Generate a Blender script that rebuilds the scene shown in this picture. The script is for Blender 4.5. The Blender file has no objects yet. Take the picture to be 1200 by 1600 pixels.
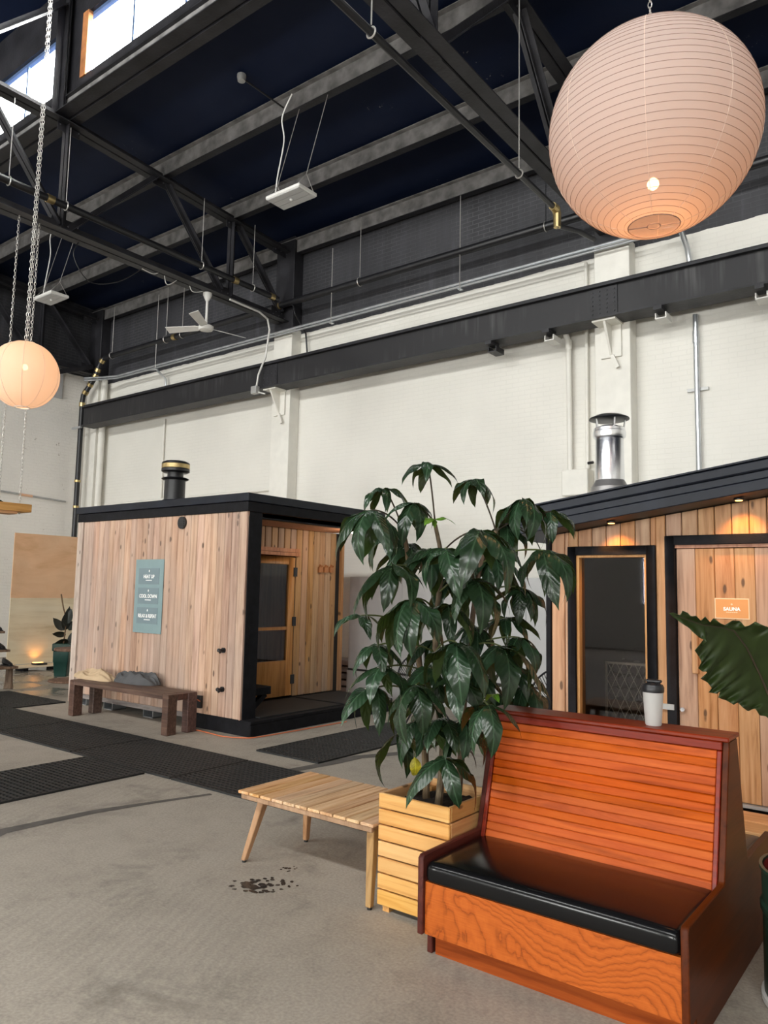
import bpy, bmesh, math, random
from mathutils import Vector, Matrix
import numpy as np
random.seed(7)
R = math.radians
sc = bpy.context.scene
C = sc.collection

# ------------------------------------------------------------------ camera
CAM = Vector((0, 0, 1.6))
CF = Vector((-0.6053112875, 0.7893389790, 0.1026753207))      # forward
CR = Vector((0.7946188891, 0.6067859215, 0.0197905699))       # right
CU = Vector((0.0466804709, -0.0935672046, 0.9945180299))      # up
FPX = 1183.93
cd = bpy.data.cameras.new('camera'); cam = bpy.data.objects.new('camera', cd); C.objects.link(cam)
cd.sensor_fit = 'VERTICAL'; cd.sensor_height = 36.0; cd.lens = FPX / 1600 * 36.0
cd.clip_start = 0.05; cd.clip_end = 200
cam.matrix_world = Matrix(((CR.x, CU.x, -CF.x, CAM.x), (CR.y, CU.y, -CF.y, CAM.y), (CR.z, CU.z, -CF.z, CAM.z), (0, 0, 0, 1)))
sc.camera = cam
def ray(x, y): return CF + CR * ((x - 600) / FPX) - CU * ((y - 800) / FPX)
def on(ax, val, x, y):                      # point of a plane (X, Y or Z = val) seen at a spot of the photograph
    d = ray(x, y); i = 'XYZ'.index(ax)
    return CAM + d * ((val - CAM[i]) / d[i])

# ------------------------------------------------------------------ sky, exposure
SKY = 54.0
w = bpy.data.worlds.new('sky'); sc.world = w; w.use_nodes = True
bg = w.node_tree.nodes['Background']; bg.inputs[0].default_value = (1.0, 0.965, 0.90, 1); bg.inputs[1].default_value = SKY
sc.view_settings.view_transform = 'Standard'; sc.view_settings.look = 'None'
sc.view_settings.gamma = 1.0; sc.view_settings.use_curve_mapping = False
sc.view_settings.exposure = 0.0
sc.cycles.use_denoising = True
sc.cycles.max_bounces = 10; sc.cycles.diffuse_bounces = 5; sc.cycles.glossy_bounces = 4; sc.cycles.transparent_max_bounces = 12
sc.cycles.sample_clamp_indirect = 6.0
def portal(x, y, z, sx, sz, north):         # daylight comes in through the window openings; portals only guide the sampling
    l = bpy.data.lights.new('window_portal', 'AREA'); l.shape = 'RECTANGLE'; l.size = sx; l.size_y = sz
    l.cycles.is_portal = True
    o = bpy.data.objects.new('window_portal', l); C.objects.link(o); o.location = (x, y, z)
    o.rotation_euler = (R(90), 0, 0) if not north else (R(-90), 0, 0)
    return o

# ------------------------------------------------------------------ materials
MATS = {}
class NT:
    def __init__(s, m): s.t = m.node_tree; s.n = s.t.nodes; s.l = s.t.links
    def __call__(s, typ, _o=0, **kw):
        nd = s.n.new(typ)
        for k, v in kw.items():
            if k.startswith('i_'):
                key = k[2:]; key = int(key) if key.isdigit() else key.replace('_', ' ')
                inp = nd.inputs[key]
                if hasattr(v, 'is_output'): s.l.new(v, inp)
                else: inp.default_value = v
            else: setattr(nd, k, v)
        return nd
    def math(s, op, a, b=0.0, clamp=False):
        nd = s.n.new('ShaderNodeMath'); nd.operation = op; nd.use_clamp = clamp
        for i, v in enumerate((a, b)):
            if hasattr(v, 'is_output'): s.l.new(v, nd.inputs[i])
            else: nd.inputs[i].default_value = v
        return nd.outputs[0]
    def mix(s, f, a, b, mode='MIX'):
        nd = s.n.new('ShaderNodeMix'); nd.data_type = 'RGBA'; nd.blend_type = mode
        for i, v in ((0, f), (6, a), (7, b)):
            if hasattr(v, 'is_output'): s.l.new(v, nd.inputs[i])
            else: nd.inputs[i].default_value = v if i == 0 else (*v[:3], 1)
        return nd.outputs[2]
    def ramp(s, f, stops):
        nd = s.n.new('ShaderNodeValToRGB'); s.l.new(f, nd.inputs[0]); e = nd.color_ramp.elements
        while len(e) < len(stops): e.new(0.5)
        for el, (p, c) in zip(e, stops): el.position = p; el.color = (*c, 1) if len(c) == 3 else c
        return nd.outputs[0]
def newmat(name):
    m = bpy.data.materials.new(name); m.use_nodes = True; MATS[name] = m
    return m, NT(m), m.node_tree.nodes['Principled BSDF']
def srgb(r, g, b):
    f = lambda c: (c / 255 / 12.92) if c / 255 <= 0.04045 else ((c / 255 + 0.055) / 1.055) ** 2.4
    return (f(r), f(g), f(b))
def plain(name, col, rough=0.6, metal=0.0, var=0.12, scale=6.0, bump=0.0, bscale=60.0, spec=0.5, rand=0.0):
    m, n, p = newmat(name)
    tc = n('ShaderNodeTexCoord').outputs['Object']
    nz = n('ShaderNodeTexNoise', i_Vector=tc, i_Scale=scale, i_Detail=4.0).outputs[0]
    c2 = tuple(min(1, x * (1 + var)) for x in col); c1 = tuple(x * (1 - var) for x in col)
    col_o = n.ramp(nz, [(0.3, c1), (0.7, c2)])
    if rand:
        oi = n('ShaderNodeObjectInfo').outputs['Random']
        v = n.math('ADD', n.math('MULTIPLY', oi, 2 * rand), 1 - rand)
        col_o = n('ShaderNodeHueSaturation', i_Value=v, i_Color=col_o).outputs[0]
    n.l.new(col_o, p.inputs['Base Color'])
    p.inputs['Roughness'].default_value = rough; p.inputs['Metallic'].default_value = metal
    p.inputs['Specular IOR Level'].default_value = spec
    if bump:
        bn = n('ShaderNodeTexNoise', i_Vector=tc, i_Scale=bscale, i_Detail=5.0).outputs[0]
        b = n('ShaderNodeBump', i_Strength=bump, i_Distance=0.01, i_Height=bn)
        n.l.new(b.outputs[0], p.inputs['Normal'])
    return m
def wood(name, dark, mid, light, grain='z', rough=0.55, knots=0.0, rand=0.18, gs=(22, 1.3), weather=None, flat=None, hue=0.012, spec=0.35, coat=0.0, sv=0.3):
    m, n, p = newmat(name)
    tc = n('ShaderNodeTexCoord').outputs['Object']
    oi = n('ShaderNodeObjectInfo').outputs['Random']
    off = n('ShaderNodeVectorMath', operation='SCALE', i_0=(37.0, 61.0, 23.0), i_Scale=oi).outputs[0]
    v = n('ShaderNodeVectorMath', operation='ADD', i_0=tc, i_1=off).outputs[0]
    s = [gs[0]] * 3; s['xyz'.index(grain)] = gs[1]
    mp = n('ShaderNodeMapping', i_Vector=v, i_Scale=tuple(s)).outputs[0]
    nz = n('ShaderNodeTexNoise', i_Vector=mp, i_Scale=1.0, i_Detail=5.0, i_Roughness=0.62, i_Distortion=0.7).outputs[0]
    col = n.ramp(nz, [(0.28, dark), (0.48, mid), (0.72, light)])
    big = n('ShaderNodeTexNoise', i_Vector=v, i_Scale=1.6, i_Detail=2.0).outputs[0]
    val = n.math('ADD', n.math('MULTIPLY', oi, 2 * rand), 1 - rand)
    val = n.math('MULTIPLY', val, n.math('ADD', n.math('MULTIPLY', big, 0.35), 0.825))
    # a second scramble of the random number for hue
    h = n.math('FRACT', n.math('MULTIPLY', oi, 17.31)); h = n.math('ADD', n.math('MULTIPLY', h, 2 * hue), 0.5 - hue)
    sat = n.math('ADD', n.math('MULTIPLY', n.math('FRACT', n.math('MULTIPLY', oi, 7.77)), sv), 1 - sv / 2)
    col = n('ShaderNodeHueSaturation', i_Hue=h, i_Saturation=sat, i_Value=val, i_Color=col).outputs[0]
    if knots:
        ks = [9.0] * 3; ks['xyz'.index(grain)] = 3.4
        if flat: ks['xyz'.index(flat)] = 0.0
        kv = n('ShaderNodeMapping', i_Vector=v, i_Scale=tuple(ks)).outputs[0]
        dn = n('ShaderNodeTexNoise', i_Vector=v, i_Scale=14.0).outputs[0]
        vo = n('ShaderNodeTexVoronoi', i_Vector=kv, i_Scale=1.0).outputs['Distance']
        vo = n.math('ADD', vo, n.math('MULTIPLY', dn, 0.08))
        k = n.ramp(vo, [(0.10 + 0.1 * knots, (1, 1, 1)), (0.14 + 0.14 * knots, (0, 0, 0))])
        col = n.mix(n.math('MULTIPLY', k, 0.85), col, tuple(c * 0.28 for c in dark))
    if weather:                       # grey weathering creeping up from the foot, ragged
        gz = n('ShaderNodeNewGeometry').outputs['Position']
        z = n('ShaderNodeSeparateXYZ', i_0=gz).outputs[2]
        wn = n('ShaderNodeTexNoise', i_Vector=mp, i_Scale=0.6, i_Detail=3.0).outputs[0]
        f = n.math('SUBTRACT', n.math('ADD', n.math('MULTIPLY', wn, 1.1), weather[1]), n.math('MULTIPLY', z, weather[2]), True)
        if len(weather) > 3:
            pn_ = n('ShaderNodeTexNoise', i_Vector=n('ShaderNodeMapping', i_Vector=gz, i_Scale=(0.9, 0.9, 0.45)).outputs[0], i_Scale=1.0, i_Detail=3.0).outputs[0]
            f = n.math('ADD', f, n.math('MULTIPLY', n.ramp(pn_, [(0.45, (0, 0, 0)), (0.68, (1, 1, 1))]), weather[3]), True)
        col = n.mix(f, col, weather[0])
    n.l.new(col, p.inputs['Base Color'])
    p.inputs['Roughness'].default_value = rough; p.inputs['Specular IOR Level'].default_value = spec
    p.inputs['Coat Weight'].default_value = coat; p.inputs['Coat Roughness'].default_value = 0.15
    b = n('ShaderNodeBump', i_Strength=0.25, i_Distance=0.004, i_Height=nz)
    n.l.new(b.outputs[0], p.inputs['Normal'])
    return m
def brickmat(name, axis, white, rough_bump, black_z=None, dark=(0.024, 0.024, 0.028)):
    m, n, p = newmat(name)
    pos = n('ShaderNodeNewGeometry').outputs['Position']
    sx = n('ShaderNodeSeparateXYZ', i_0=pos).outputs
    uv = n('ShaderNodeCombineXYZ', i_0=sx[0 if axis == 'x' else 1], i_1=sx[2]).outputs[0]
    wob = n('ShaderNodeTexNoise', i_Vector=pos, i_Scale=2.2, i_Detail=4.0)
    uvw = n('ShaderNodeVectorMath', operation='ADD', i_0=uv, i_1=n('ShaderNodeVectorMath', operation='SCALE', i_0=wob.outputs[1], i_Scale=0.012).outputs[0]).outputs[0]
    br = n('ShaderNodeTexBrick', i_Vector=uvw, i_Scale=1.0, i_Mortar_Size=0.007, i_Mortar_Smooth=0.35, i_Bias=0.0, i_Brick_Width=0.203, i_Row_Height=0.0677)
    br.inputs['Color1'].default_value = (1, 1, 1, 1); br.inputs['Color2'].default_value = (0.8, 0.8, 0.8, 1); br.inputs['Mortar'].default_value = (0, 0, 0, 1)
    f = br.outputs['Fac']
    nz = n('ShaderNodeTexNoise', i_Vector=pos, i_Scale=1.1, i_Detail=5.0).outputs[0]
    col = n.ramp(nz, [(0.3, tuple(c * 0.93 for c in white)), (0.7, white)])
    fine = n('ShaderNodeTexNoise', i_Vector=pos, i_Scale=0.9, i_Detail=2.0).outputs[0]
    fm = n.math('MULTIPLY', f, n.ramp(fine, [(0.35, (0, 0, 0)), (0.65, (1, 1, 1))]))
    col = n.mix(n.math('MULTIPLY', fm, 0.10), col, tuple(c * 0.45 for c in white))
    if rough_bump > 0.5:                  # chipped old paint
        ch = n('ShaderNodeTexNoise', i_Vector=uvw, i_Scale=5.5, i_Detail=7.0, i_Roughness=0.7).outputs[0]
        col = n.mix(n.ramp(ch, [(0.66, (0, 0, 0)), (0.69, (0.8, 0.8, 0.8))]), col, (0.30, 0.24, 0.19))
    if black_z is not None:
        e = n('ShaderNodeTexNoise', i_Vector=pos, i_Scale=4.0, i_Detail=3.0).outputs[0]
        z = n.math('ADD', sx[2], n.math('MULTIPLY', n.math('SUBTRACT', e, 0.5), 0.05))
        bm_ = n.math('GREATER_THAN', z, black_z)
        st = n('ShaderNodeMapping', i_Vector=pos, i_Scale=(5.0, 5.0, 0.5)).outputs[0]
        sn = n('ShaderNodeTexNoise', i_Vector=st, i_Scale=1.0, i_Detail=5.0).outputs[0]
        bc = n.ramp(sn, [(0.3, dark), (0.62, tuple(c * 1.6 for c in dark)), (0.85, tuple(c * 4.5 for c in dark))])
        bc = n.mix(n.math('MULTIPLY', fm, 0.6), bc, (0.10, 0.10, 0.105))
        col = n.mix(bm_, col, bc)
        p.inputs['Roughness'].default_value = 0.6
    n.l.new(col, p.inputs['Base Color']); p.inputs['Roughness'].default_value = 0.6
    hn = n('ShaderNodeTexNoise', i_Vector=pos, i_Scale=18.0, i_Detail=6.0).outputs[0]
    h = n.math('ADD', n.math('MULTIPLY', n.math('SUBTRACT', 1.0, f), 0.8), n.math('MULTIPLY', hn, rough_bump))
    b = n('ShaderNodeBump', i_Strength=0.45 if rough_bump > 0.5 else 0.28, i_Distance=0.012, i_Height=h)
    n.l.new(b.outputs[0], p.inputs['Normal'])
    return m

WHITE = (0.78, 0.76, 0.70)
brickmat('white_brick_long', 'x', WHITE, 0.35, 6.36)
brickmat('white_brick_end', 'y', (0.86, 0.83, 0.78), 1.2, 6.55)
plain('white_paint', WHITE, 0.55, var=0.04, bump=0.1)
plain('black_steel', (0.018, 0.0175, 0.021), 0.5, var=0.5, scale=3, bump=0.3, bscale=25, spec=0.4)
plain('purlin_steel', (0.19, 0.183, 0.18), 0.5, var=0.45, scale=5, bump=0.4, bscale=30)
plain('rivet_steel', (0.05, 0.05, 0.055), 0.35)
plain('galvanised', (0.60, 0.63, 0.66), 0.28, 0.85, var=0.12)
plain('brass', (0.55, 0.42, 0.20), 0.3, 0.9, var=0.2)
plain('chain_steel', (0.55, 0.53, 0.50), 0.35, 0.6, var=0.15)
plain('chrome', (0.88, 0.90, 0.94), 0.26, 1.0, var=0.02)
plain('brushed_grey', (0.32, 0.31, 0.31), 0.4, 0.6, var=0.1)
plain('black_metal', (0.012, 0.012, 0.014), 0.35, var=0.3)
plain('white_plastic', (0.70, 0.69, 0.66), 0.45, var=0.05)
plain('grey_metal', (0.42, 0.42, 0.41), 0.4, 0.3)
plain('window_steel', (0.10, 0.16, 0.30), 0.4, 0.2)
plain('black_rubber', (0.011, 0.0115, 0.012), 0.62, var=0.35, scale=9, bump=0.2)
plain('black_vinyl', (0.0045, 0.0045, 0.005), 0.2, var=0.1, bump=0.03, bscale=12, spec=0.32)
plain('soil', (0.018, 0.012, 0.009), 0.9, var=0.6, scale=40, bump=1.0, bscale=60)
plain('cloth_tan', (0.52, 0.38, 0.24), 0.9, var=0.1, bump=0.25, bscale=180)
plain('cloth_grey', (0.085, 0.085, 0.088), 0.95, var=0.15, bump=0.25, bscale=180)
plain('dark_leather', (0.010, 0.010, 0.011), 0.5)
plain('green_enamel', (0.010, 0.035, 0.022), 0.3, var=0.3)
plain('green_plastic', (0.008, 0.045, 0.035), 0.35, var=0.2)
plain('red_enamel', (0.16, 0.012, 0.010), 0.35, var=0.2)
plain('orange_rubber', (0.62, 0.16, 0.06), 0.5)
plain('sign_teal', (0.205, 0.295, 0.305), 0.22, var=0.05)
plain('sign_panel', (0.165, 0.225, 0.25), 0.22, var=0.05)
plain('sign_orange', (0.72, 0.30, 0.085), 0.4, var=0.03)
plain('sign_white', (0.9, 0.9, 0.88), 0.5, var=0.02)
plain('sign_cream', (0.85, 0.60, 0.36), 0.5, var=0.02)
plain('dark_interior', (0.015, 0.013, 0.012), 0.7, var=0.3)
plain('stone_dark', (0.05, 0.05, 0.05), 0.75, var=0.5, scale=15, bump=0.6, bscale=30, rand=0.3)
plain('mesh_steel', (0.25, 0.26, 0.24), 0.4, 0.7)
plain('panel_grey', (0.46, 0.46, 0.46), 0.5, var=0.05)
plain('red_cloth', (0.6, 0.06, 0.03), 0.8)
plain('roof_metal', (0.010, 0.0125, 0.020), 0.42, var=0.25, bump=0.15, bscale=8, spec=0.25)
plain('black_stain', (0.007, 0.007, 0.009), 0.65, var=0.4, scale=12, bump=0.25, bscale=70, spec=0.18)
plain('rust_wood', (0.42, 0.17, 0.06), 0.6, var=0.3)
plain('floor_patch', (0.105, 0.095, 0.085), 0.7, var=0.25, scale=9)
plain('wet_mark', (0.035, 0.032, 0.030), 0.25, var=0.3)

wood('cedar_side', srgb(146, 112, 92), srgb(186, 152, 130), srgb(204, 174, 152), 'z', 0.6, 0.36, 0.15, flat='y', hue=0.004, sv=0.2, weather=((0.33, 0.29, 0.27), -0.62, 0.16, 0.5))
wood('cedar_porch', srgb(140, 98, 62), srgb(182, 140, 100), srgb(196, 156, 116), 'z', 0.55, 0.34, 0.10, flat='x', hue=0.006, weather=((0.19, 0.165, 0.15), -0.1, 0.62))
wood('cedar_front', srgb(150, 106, 74), srgb(188, 142, 106), srgb(206, 164, 128), 'z', 0.5, 0.32, 0.09, flat='y', hue=0.005)
wood('cedar_trim', srgb(150, 95, 55), srgb(186, 130, 84), srgb(205, 152, 105), 'z', 0.5, 0, 0.08)
wood('fir_door', srgb(160, 112, 66), srgb(190, 144, 92), srgb(204, 158, 106), 'z', 0.45, 0, 0.06)
wood('pine_slat', srgb(184, 128, 70), srgb(214, 162, 98), srgb(224, 180, 118), 'x', 0.5, 0.12, 0.08, gs=(30, 1.2), flat='y', hue=0.004, sv=0.16)
wood('pine_slat_end', srgb(178, 124, 70), srgb(202, 152, 96), srgb(214, 170, 116), 'y', 0.5, 0.08, 0.06, gs=(30, 1.2), flat='x', hue=0.004, sv=0.12)
wood('teak_slat', srgb(166, 120, 78), srgb(210, 168, 120), srgb(228, 196, 156), 'y', 0.55, 0, 0.10, gs=(40, 1.6))
wood('teak_leg', srgb(136, 102, 68), srgb(168, 130, 90), srgb(182, 146, 106), 'z', 0.5, 0, 0.06)
wood('booth_board', srgb(140, 56, 14), srgb(180, 79, 23), srgb(196, 95, 33), 'x', 0.5, 0, 0.05, gs=(26, 2.0), hue=0.002, spec=0.12, sv=0.05)
wood('booth_kick_shaded', srgb(110, 44, 14), srgb(142, 62, 22), srgb(156, 74, 28), 'x', 0.5, 0, 0.0, gs=(26, 2.0), spec=0.12, sv=0.0)  # booth board tone, darkened to paint in the shade of the toe recess
wood('booth_trim', srgb(88, 30, 14), srgb(116, 44, 20), srgb(136, 56, 26), 'x', 0.4, 0, 0.04, gs=(30, 2), spec=0.4)
wood('booth_side', srgb(60, 20, 10), srgb(78, 28, 14), srgb(90, 34, 17), 'y', 0.42, 0, 0.0, gs=(18, 1.5), spec=0.18)
wood('bench_dark', srgb(58, 42, 38), srgb(84, 62, 54), srgb(112, 88, 76), 'x', 0.5, 0, 0.05, gs=(30, 1.5))
wood('grey_skirt', srgb(92, 82, 78), srgb(138, 128, 124), srgb(160, 152, 148), 'x', 0.7, 0.2, 0.05, gs=(14, 2), flat='y')
wood('pale_board', srgb(150, 132, 120), srgb(190, 172, 160), srgb(206, 190, 178), 'z', 0.7, 0.1, 0.05, gs=(14, 2), flat='y')
wood('plywood_warm', srgb(206, 156, 116), srgb(224, 178, 140), srgb(232, 190, 154), 'y', 0.5, 0, 0.0, gs=(3, 1.0))
wood('plywood_pale', srgb(206, 184, 150), srgb(222, 204, 174), srgb(230, 216, 190), 'y', 0.5, 0, 0.0, gs=(7, 0.8))
wood('rustic_log', srgb(80, 60, 48), srgb(120, 98, 82), srgb(150, 128, 110), 'z', 0.8, 0, 0.1)
wood('shelf_pine', srgb(170, 120, 70), srgb(205, 155, 100), srgb(222, 176, 124), 'y', 0.6, 0, 0.05, gs=(24, 1.2))
wood('step_pine', srgb(190, 138, 76), srgb(220, 172, 110), srgb(232, 190, 132), 'x', 0.5, 0.15, 0.06, gs=(12, 0.8), flat='y')
wood('bark', srgb(70, 56, 42), srgb(104, 86, 66), srgb(126, 108, 84), 'z', 0.85, 0, 0.05, gs=(40, 12))

def oak_figure():
    m, n, p = newmat('booth_oak')
    tc = n('ShaderNodeTexCoord').outputs['Object']
    base = n('ShaderNodeTexNoise', i_Vector=n('ShaderNodeMapping', i_Vector=tc, i_Scale=(1.5, 1.0, 2.6), i_Rotation=(0, R(-14), 0)).outputs[0], i_Scale=1.0, i_Detail=1.0, i_Distortion=0.3).outputs[0]
    jag = n('ShaderNodeTexNoise', i_Vector=n('ShaderNodeMapping', i_Vector=tc, i_Scale=(34, 1, 14)).outputs[0], i_Scale=1.0, i_Detail=2.0).outputs[0]
    jag2 = n('ShaderNodeTexNoise', i_Vector=n('ShaderNodeMapping', i_Vector=tc, i_Scale=(9, 1, 5)).outputs[0], i_Scale=1.0, i_Detail=2.0).outputs[0]
    z = n('ShaderNodeSeparateXYZ', i_0=tc).outputs[2]
    s = n.math('ADD', n.math('ADD', n.math('MULTIPLY', base, 22.0), n.math('MULTIPLY', z, 22.0)), n.math('ADD', n.math('MULTIPLY', jag, 0.9), n.math('MULTIPLY', jag2, 1.6)))
    fr = n.math('FRACT', s)
    line = n.ramp(fr, [(0.0, srgb(112, 46, 10)), (0.22, srgb(166, 80, 24)), (0.7, srgb(182, 92, 32)), (1.0, srgb(160, 74, 20))])
    pore = n('ShaderNodeTexNoise', i_Vector=n('ShaderNodeMapping', i_Vector=tc, i_Scale=(10, 1, 190)).outputs[0], i_Scale=1.0, i_Detail=3.0).outputs[0]
    col = n.mix(0.3, line, n.ramp(pore, [(0.3, srgb(160, 72, 16)), (0.7, srgb(208, 112, 40))]))
    n.l.new(col, p.inputs['Base Color']); p.inputs['Roughness'].default_value = 0.45; p.inputs['Specular IOR Level'].default_value = 0.25
oak_figure()

def floor_mat():
    m, n, p = newmat('concrete_floor')
    pos = n('ShaderNodeNewGeometry').outputs['Position']
    a = n('ShaderNodeTexNoise', i_Vector=pos, i_Scale=0.55, i_Detail=6.0, i_Roughness=0.6).outputs[0]
    b = n('ShaderNodeTexNoise', i_Vector=pos, i_Scale=3.2, i_Detail=8.0, i_Roughness=0.7).outputs[0]
    g = n('ShaderNodeTexNoise', i_Vector=pos, i_Scale=70.0, i_Detail=4.0).outputs[0]
    col = n.ramp(a, [(0.3, (0.30, 0.262, 0.213)), (0.5, (0.385, 0.34, 0.28)), (0.7, (0.445, 0.40, 0.335))])
    col = n.mix(0.5, col, n.ramp(b, [(0.3, (0.20, 0.172, 0.142)), (0.5, (0.40, 0.355, 0.295)), (0.75, (0.50, 0.45, 0.38))]))
    col = n.mix(0.35, col, n.ramp(g, [(0.3, (0.20, 0.176, 0.15)), (0.7, (0.54, 0.485, 0.41))]))
    # faint broom lines
    mp = n('ShaderNodeMapping', i_Vector=pos, i_Rotation=(0, 0, R(-27)), i_Scale=(1, 1, 1)).outputs[0]
    wv = n('ShaderNodeTexWave', i_Vector=mp, i_Scale=5.2, i_Distortion=2.2, i_Detail=3.0, i_Detail_Scale=1.2).outputs['Fac']
    msk = n.ramp(n('ShaderNodeTexNoise', i_Vector=pos, i_Scale=0.8, i_Detail=2.0).outputs[0], [(0.42, (0, 0, 0)), (0.62, (1, 1, 1))])
    col = n.mix(n.math('MULTIPLY', n.math('MULTIPLY', wv, msk), 0.13), col, (0.15, 0.13, 0.112))
    dk = n('ShaderNodeTexNoise', i_Vector=pos, i_Scale=1.7, i_Detail=7.0, i_Roughness=0.72, i_Distortion=0.5).outputs[0]
    col = n.mix(n.ramp(dk, [(0.54, (0, 0, 0)), (0.74, (0.75, 0.75, 0.75))]), col, (0.13, 0.113, 0.095))
    # wet film near the cold showers at the far end
    sx = n('ShaderNodeSeparateXYZ', i_0=pos).outputs
    far = n.math('MULTIPLY', n.math('SUBTRACT', -9.6, sx[0]), 0.8, True)
    wet = n.math('MULTIPLY', far, n.ramp(n('ShaderNodeTexNoise', i_Vector=pos, i_Scale=1.3, i_Detail=4.0).outputs[0], [(0.42, (0, 0, 0)), (0.52, (1, 1, 1))]))
    col = n.mix(n.math('MULTIPLY', wet, 0.6), col, (0.07, 0.06, 0.05))
    n.l.new(col, p.inputs['Base Color'])
    n.l.new(n.math('SUBTRACT', 0.62, n.math('MULTIPLY', wet, 0.5)), p.inputs['Roughness'])
    p.inputs['Specular IOR Level'].default_value = 0.4
    h = n.math('ADD', n.math('MULTIPLY', b, 0.5), n.math('MULTIPLY', g, 0.25))
    bp = n('ShaderNodeBump', i_Strength=0.25, i_Distance=0.01, i_Height=h); n.l.new(bp.outputs[0], p.inputs['Normal'])
floor_mat()
def ceiling_mat():
    m, n, p = newmat('black_ceiling')
    pos = n('ShaderNodeNewGeometry').outputs['Position']
    a = n('ShaderNodeTexNoise', i_Vector=pos, i_Scale=0.9, i_Detail=5.0).outputs[0]
    ch = n('ShaderNodeTexNoise', i_Vector=pos, i_Scale=9.0, i_Detail=6.0, i_Roughness=0.75).outputs[0]
    rg = n('ShaderNodeTexNoise', i_Vector=pos, i_Scale=0.75, i_Detail=2.0).outputs[0]
    col = n.ramp(a, [(0.3, (0.004, 0.009, 0.030)), (0.7, (0.010, 0.016, 0.040))])
    f = n.math('MULTIPLY', n.ramp(ch, [(0.64, (0, 0, 0)), (0.68, (1, 1, 1))]), n.ramp(rg, [(0.60, (0, 0, 0)), (0.66, (1, 1, 1))]))
    col = n.mix(n.math('MULTIPLY', f, 0.7), col, (0.35, 0.34, 0.32))
    n.l.new(col, p.inputs['Base Color']); p.inputs['Roughness'].default_value = 0.6; p.inputs['Specular IOR Level'].default_value = 0.15
ceiling_mat()
def beam_mat():
    m, n, p = newmat('beam_paint')
    pos = n('ShaderNodeNewGeometry').outputs['Position']
    st = n('ShaderNodeTexNoise', i_Vector=n('ShaderNodeMapping', i_Vector=pos, i_Scale=(14.0, 3.0, 0.8)).outputs[0], i_Scale=1.0, i_Detail=4.0).outputs[0]
    rg = n('ShaderNodeTexNoise', i_Vector=n('ShaderNodeMapping', i_Vector=pos, i_Scale=(0.7, 1.0, 1.2)).outputs[0], i_Scale=1.0, i_Detail=2.0).outputs[0]
    ch = n('ShaderNodeTexNoise', i_Vector=pos, i_Scale=11.0, i_Detail=5.0, i_Roughness=0.7).outputs[0]
    f = n.math('MULTIPLY', n.ramp(st, [(0.5, (0, 0, 0)), (0.75, (1, 1, 1))]), n.ramp(rg, [(0.45, (0, 0, 0)), (0.62, (1, 1, 1))]))
    col = n.mix(n.math('MULTIPLY', f, 0.6), (0.019, 0.0185, 0.021), (0.10, 0.098, 0.10))
    col = n.mix(n.math('MULTIPLY', n.ramp(ch, [(0.72, (0, 0, 0)), (0.74, (1, 1, 1))]), n.ramp(rg, [(0.5, (0, 0, 0)), (0.6, (1, 1, 1))])), col, (0.5, 0.49, 0.46))
    n.l.new(col, p.inputs['Base Color']); p.inputs['Roughness'].default_value = 0.5; p.inputs['Specular IOR Level'].default_value = 0.4
beam_mat()
def leaf_mat(name, top, under, gloss=0.28, trans=0.12):
    m, n, p = newmat(name)
    tc = n('ShaderNodeTexCoord').outputs['Object']; oi = n('ShaderNodeObjectInfo').outputs['Random']
    bf = n('ShaderNodeNewGeometry').outputs['Backfacing']
    y = n('ShaderNodeSeparateXYZ', i_0=tc).outputs
    rib = n.math('LESS_THAN', n.math('ABSOLUTE', y[1]), 0.010)
    vein = n('ShaderNodeTexWave', i_Vector=n('ShaderNodeCombineXYZ', i_0=n.math('SUBTRACT', y[0], n.math('MULTIPLY', n.math('ABSOLUTE', y[1]), 0.8))).outputs[0], i_Scale=4.0, i_Distortion=0.4).outputs['Fac']
    nz = n('ShaderNodeTexNoise', i_Vector=tc, i_Scale=5.0, i_Detail=3.0).outputs[0]
    c = n.ramp(nz, [(0.3, tuple(x * 0.7 for x in top)), (0.7, tuple(x * 1.4 for x in top))])
    c = n.mix(n.math('MULTIPLY', n.ramp(vein, [(0.9, (0, 0, 0)), (1.0, (1, 1, 1))]), 0.16), c, tuple(x * 2.0 for x in top))
    c = n.mix(n.math('MULTIPLY', rib, 0.55), c, tuple(min(1, x * 3.0 + 0.015) for x in top))
    c = n.mix(bf, c, under)
    c = n('ShaderNodeHueSaturation', i_Value=n.math('ADD', n.math('MULTIPLY', oi, 0.7), 0.65), i_Hue=n.math('ADD', n.math('MULTIPLY', oi, 0.03), 0.485), i_Color=c).outputs[0]
    n.l.new(c, p.inputs['Base Color']); p.inputs['Roughness'].default_value = gloss; p.inputs['Specular IOR Level'].default_value = 0.55
    b = n('ShaderNodeBump', i_Strength=0.2, i_Distance=0.02, i_Height=n.math('ADD', n.math('MULTIPLY', vein, .35), nz)); n.l.new(b.outputs[0], p.inputs['Normal'])
    tr = n('ShaderNodeBsdfTranslucent'); n.l.new(n.mix(0.5, c, (0.06, 0.12, 0.01)), tr.inputs[0])
    mx = n('ShaderNodeMixShader', i_0=trans, i_1=p.outputs[0], i_2=tr.outputs[0])
    n.l.new(mx.outputs[0], n.n['Material Output'].inputs[0])
leaf_mat('leaf_dark', (0.0145, 0.034, 0.0145), (0.038, 0.060, 0.015), 0.26, 0.14)
leaf_mat('leaf_young', (0.10, 0.24, 0.02), (0.14, 0.26, 0.03), 0.35, 0.3)
leaf_mat('leaf_yellow', (0.50, 0.42, 0.03), (0.5, 0.4, 0.04), 0.4, 0.3)
leaf_mat('leaf_rubber', (0.004, 0.008, 0.005), (0.012, 0.012, 0.006), 0.55, 0.02)
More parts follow.
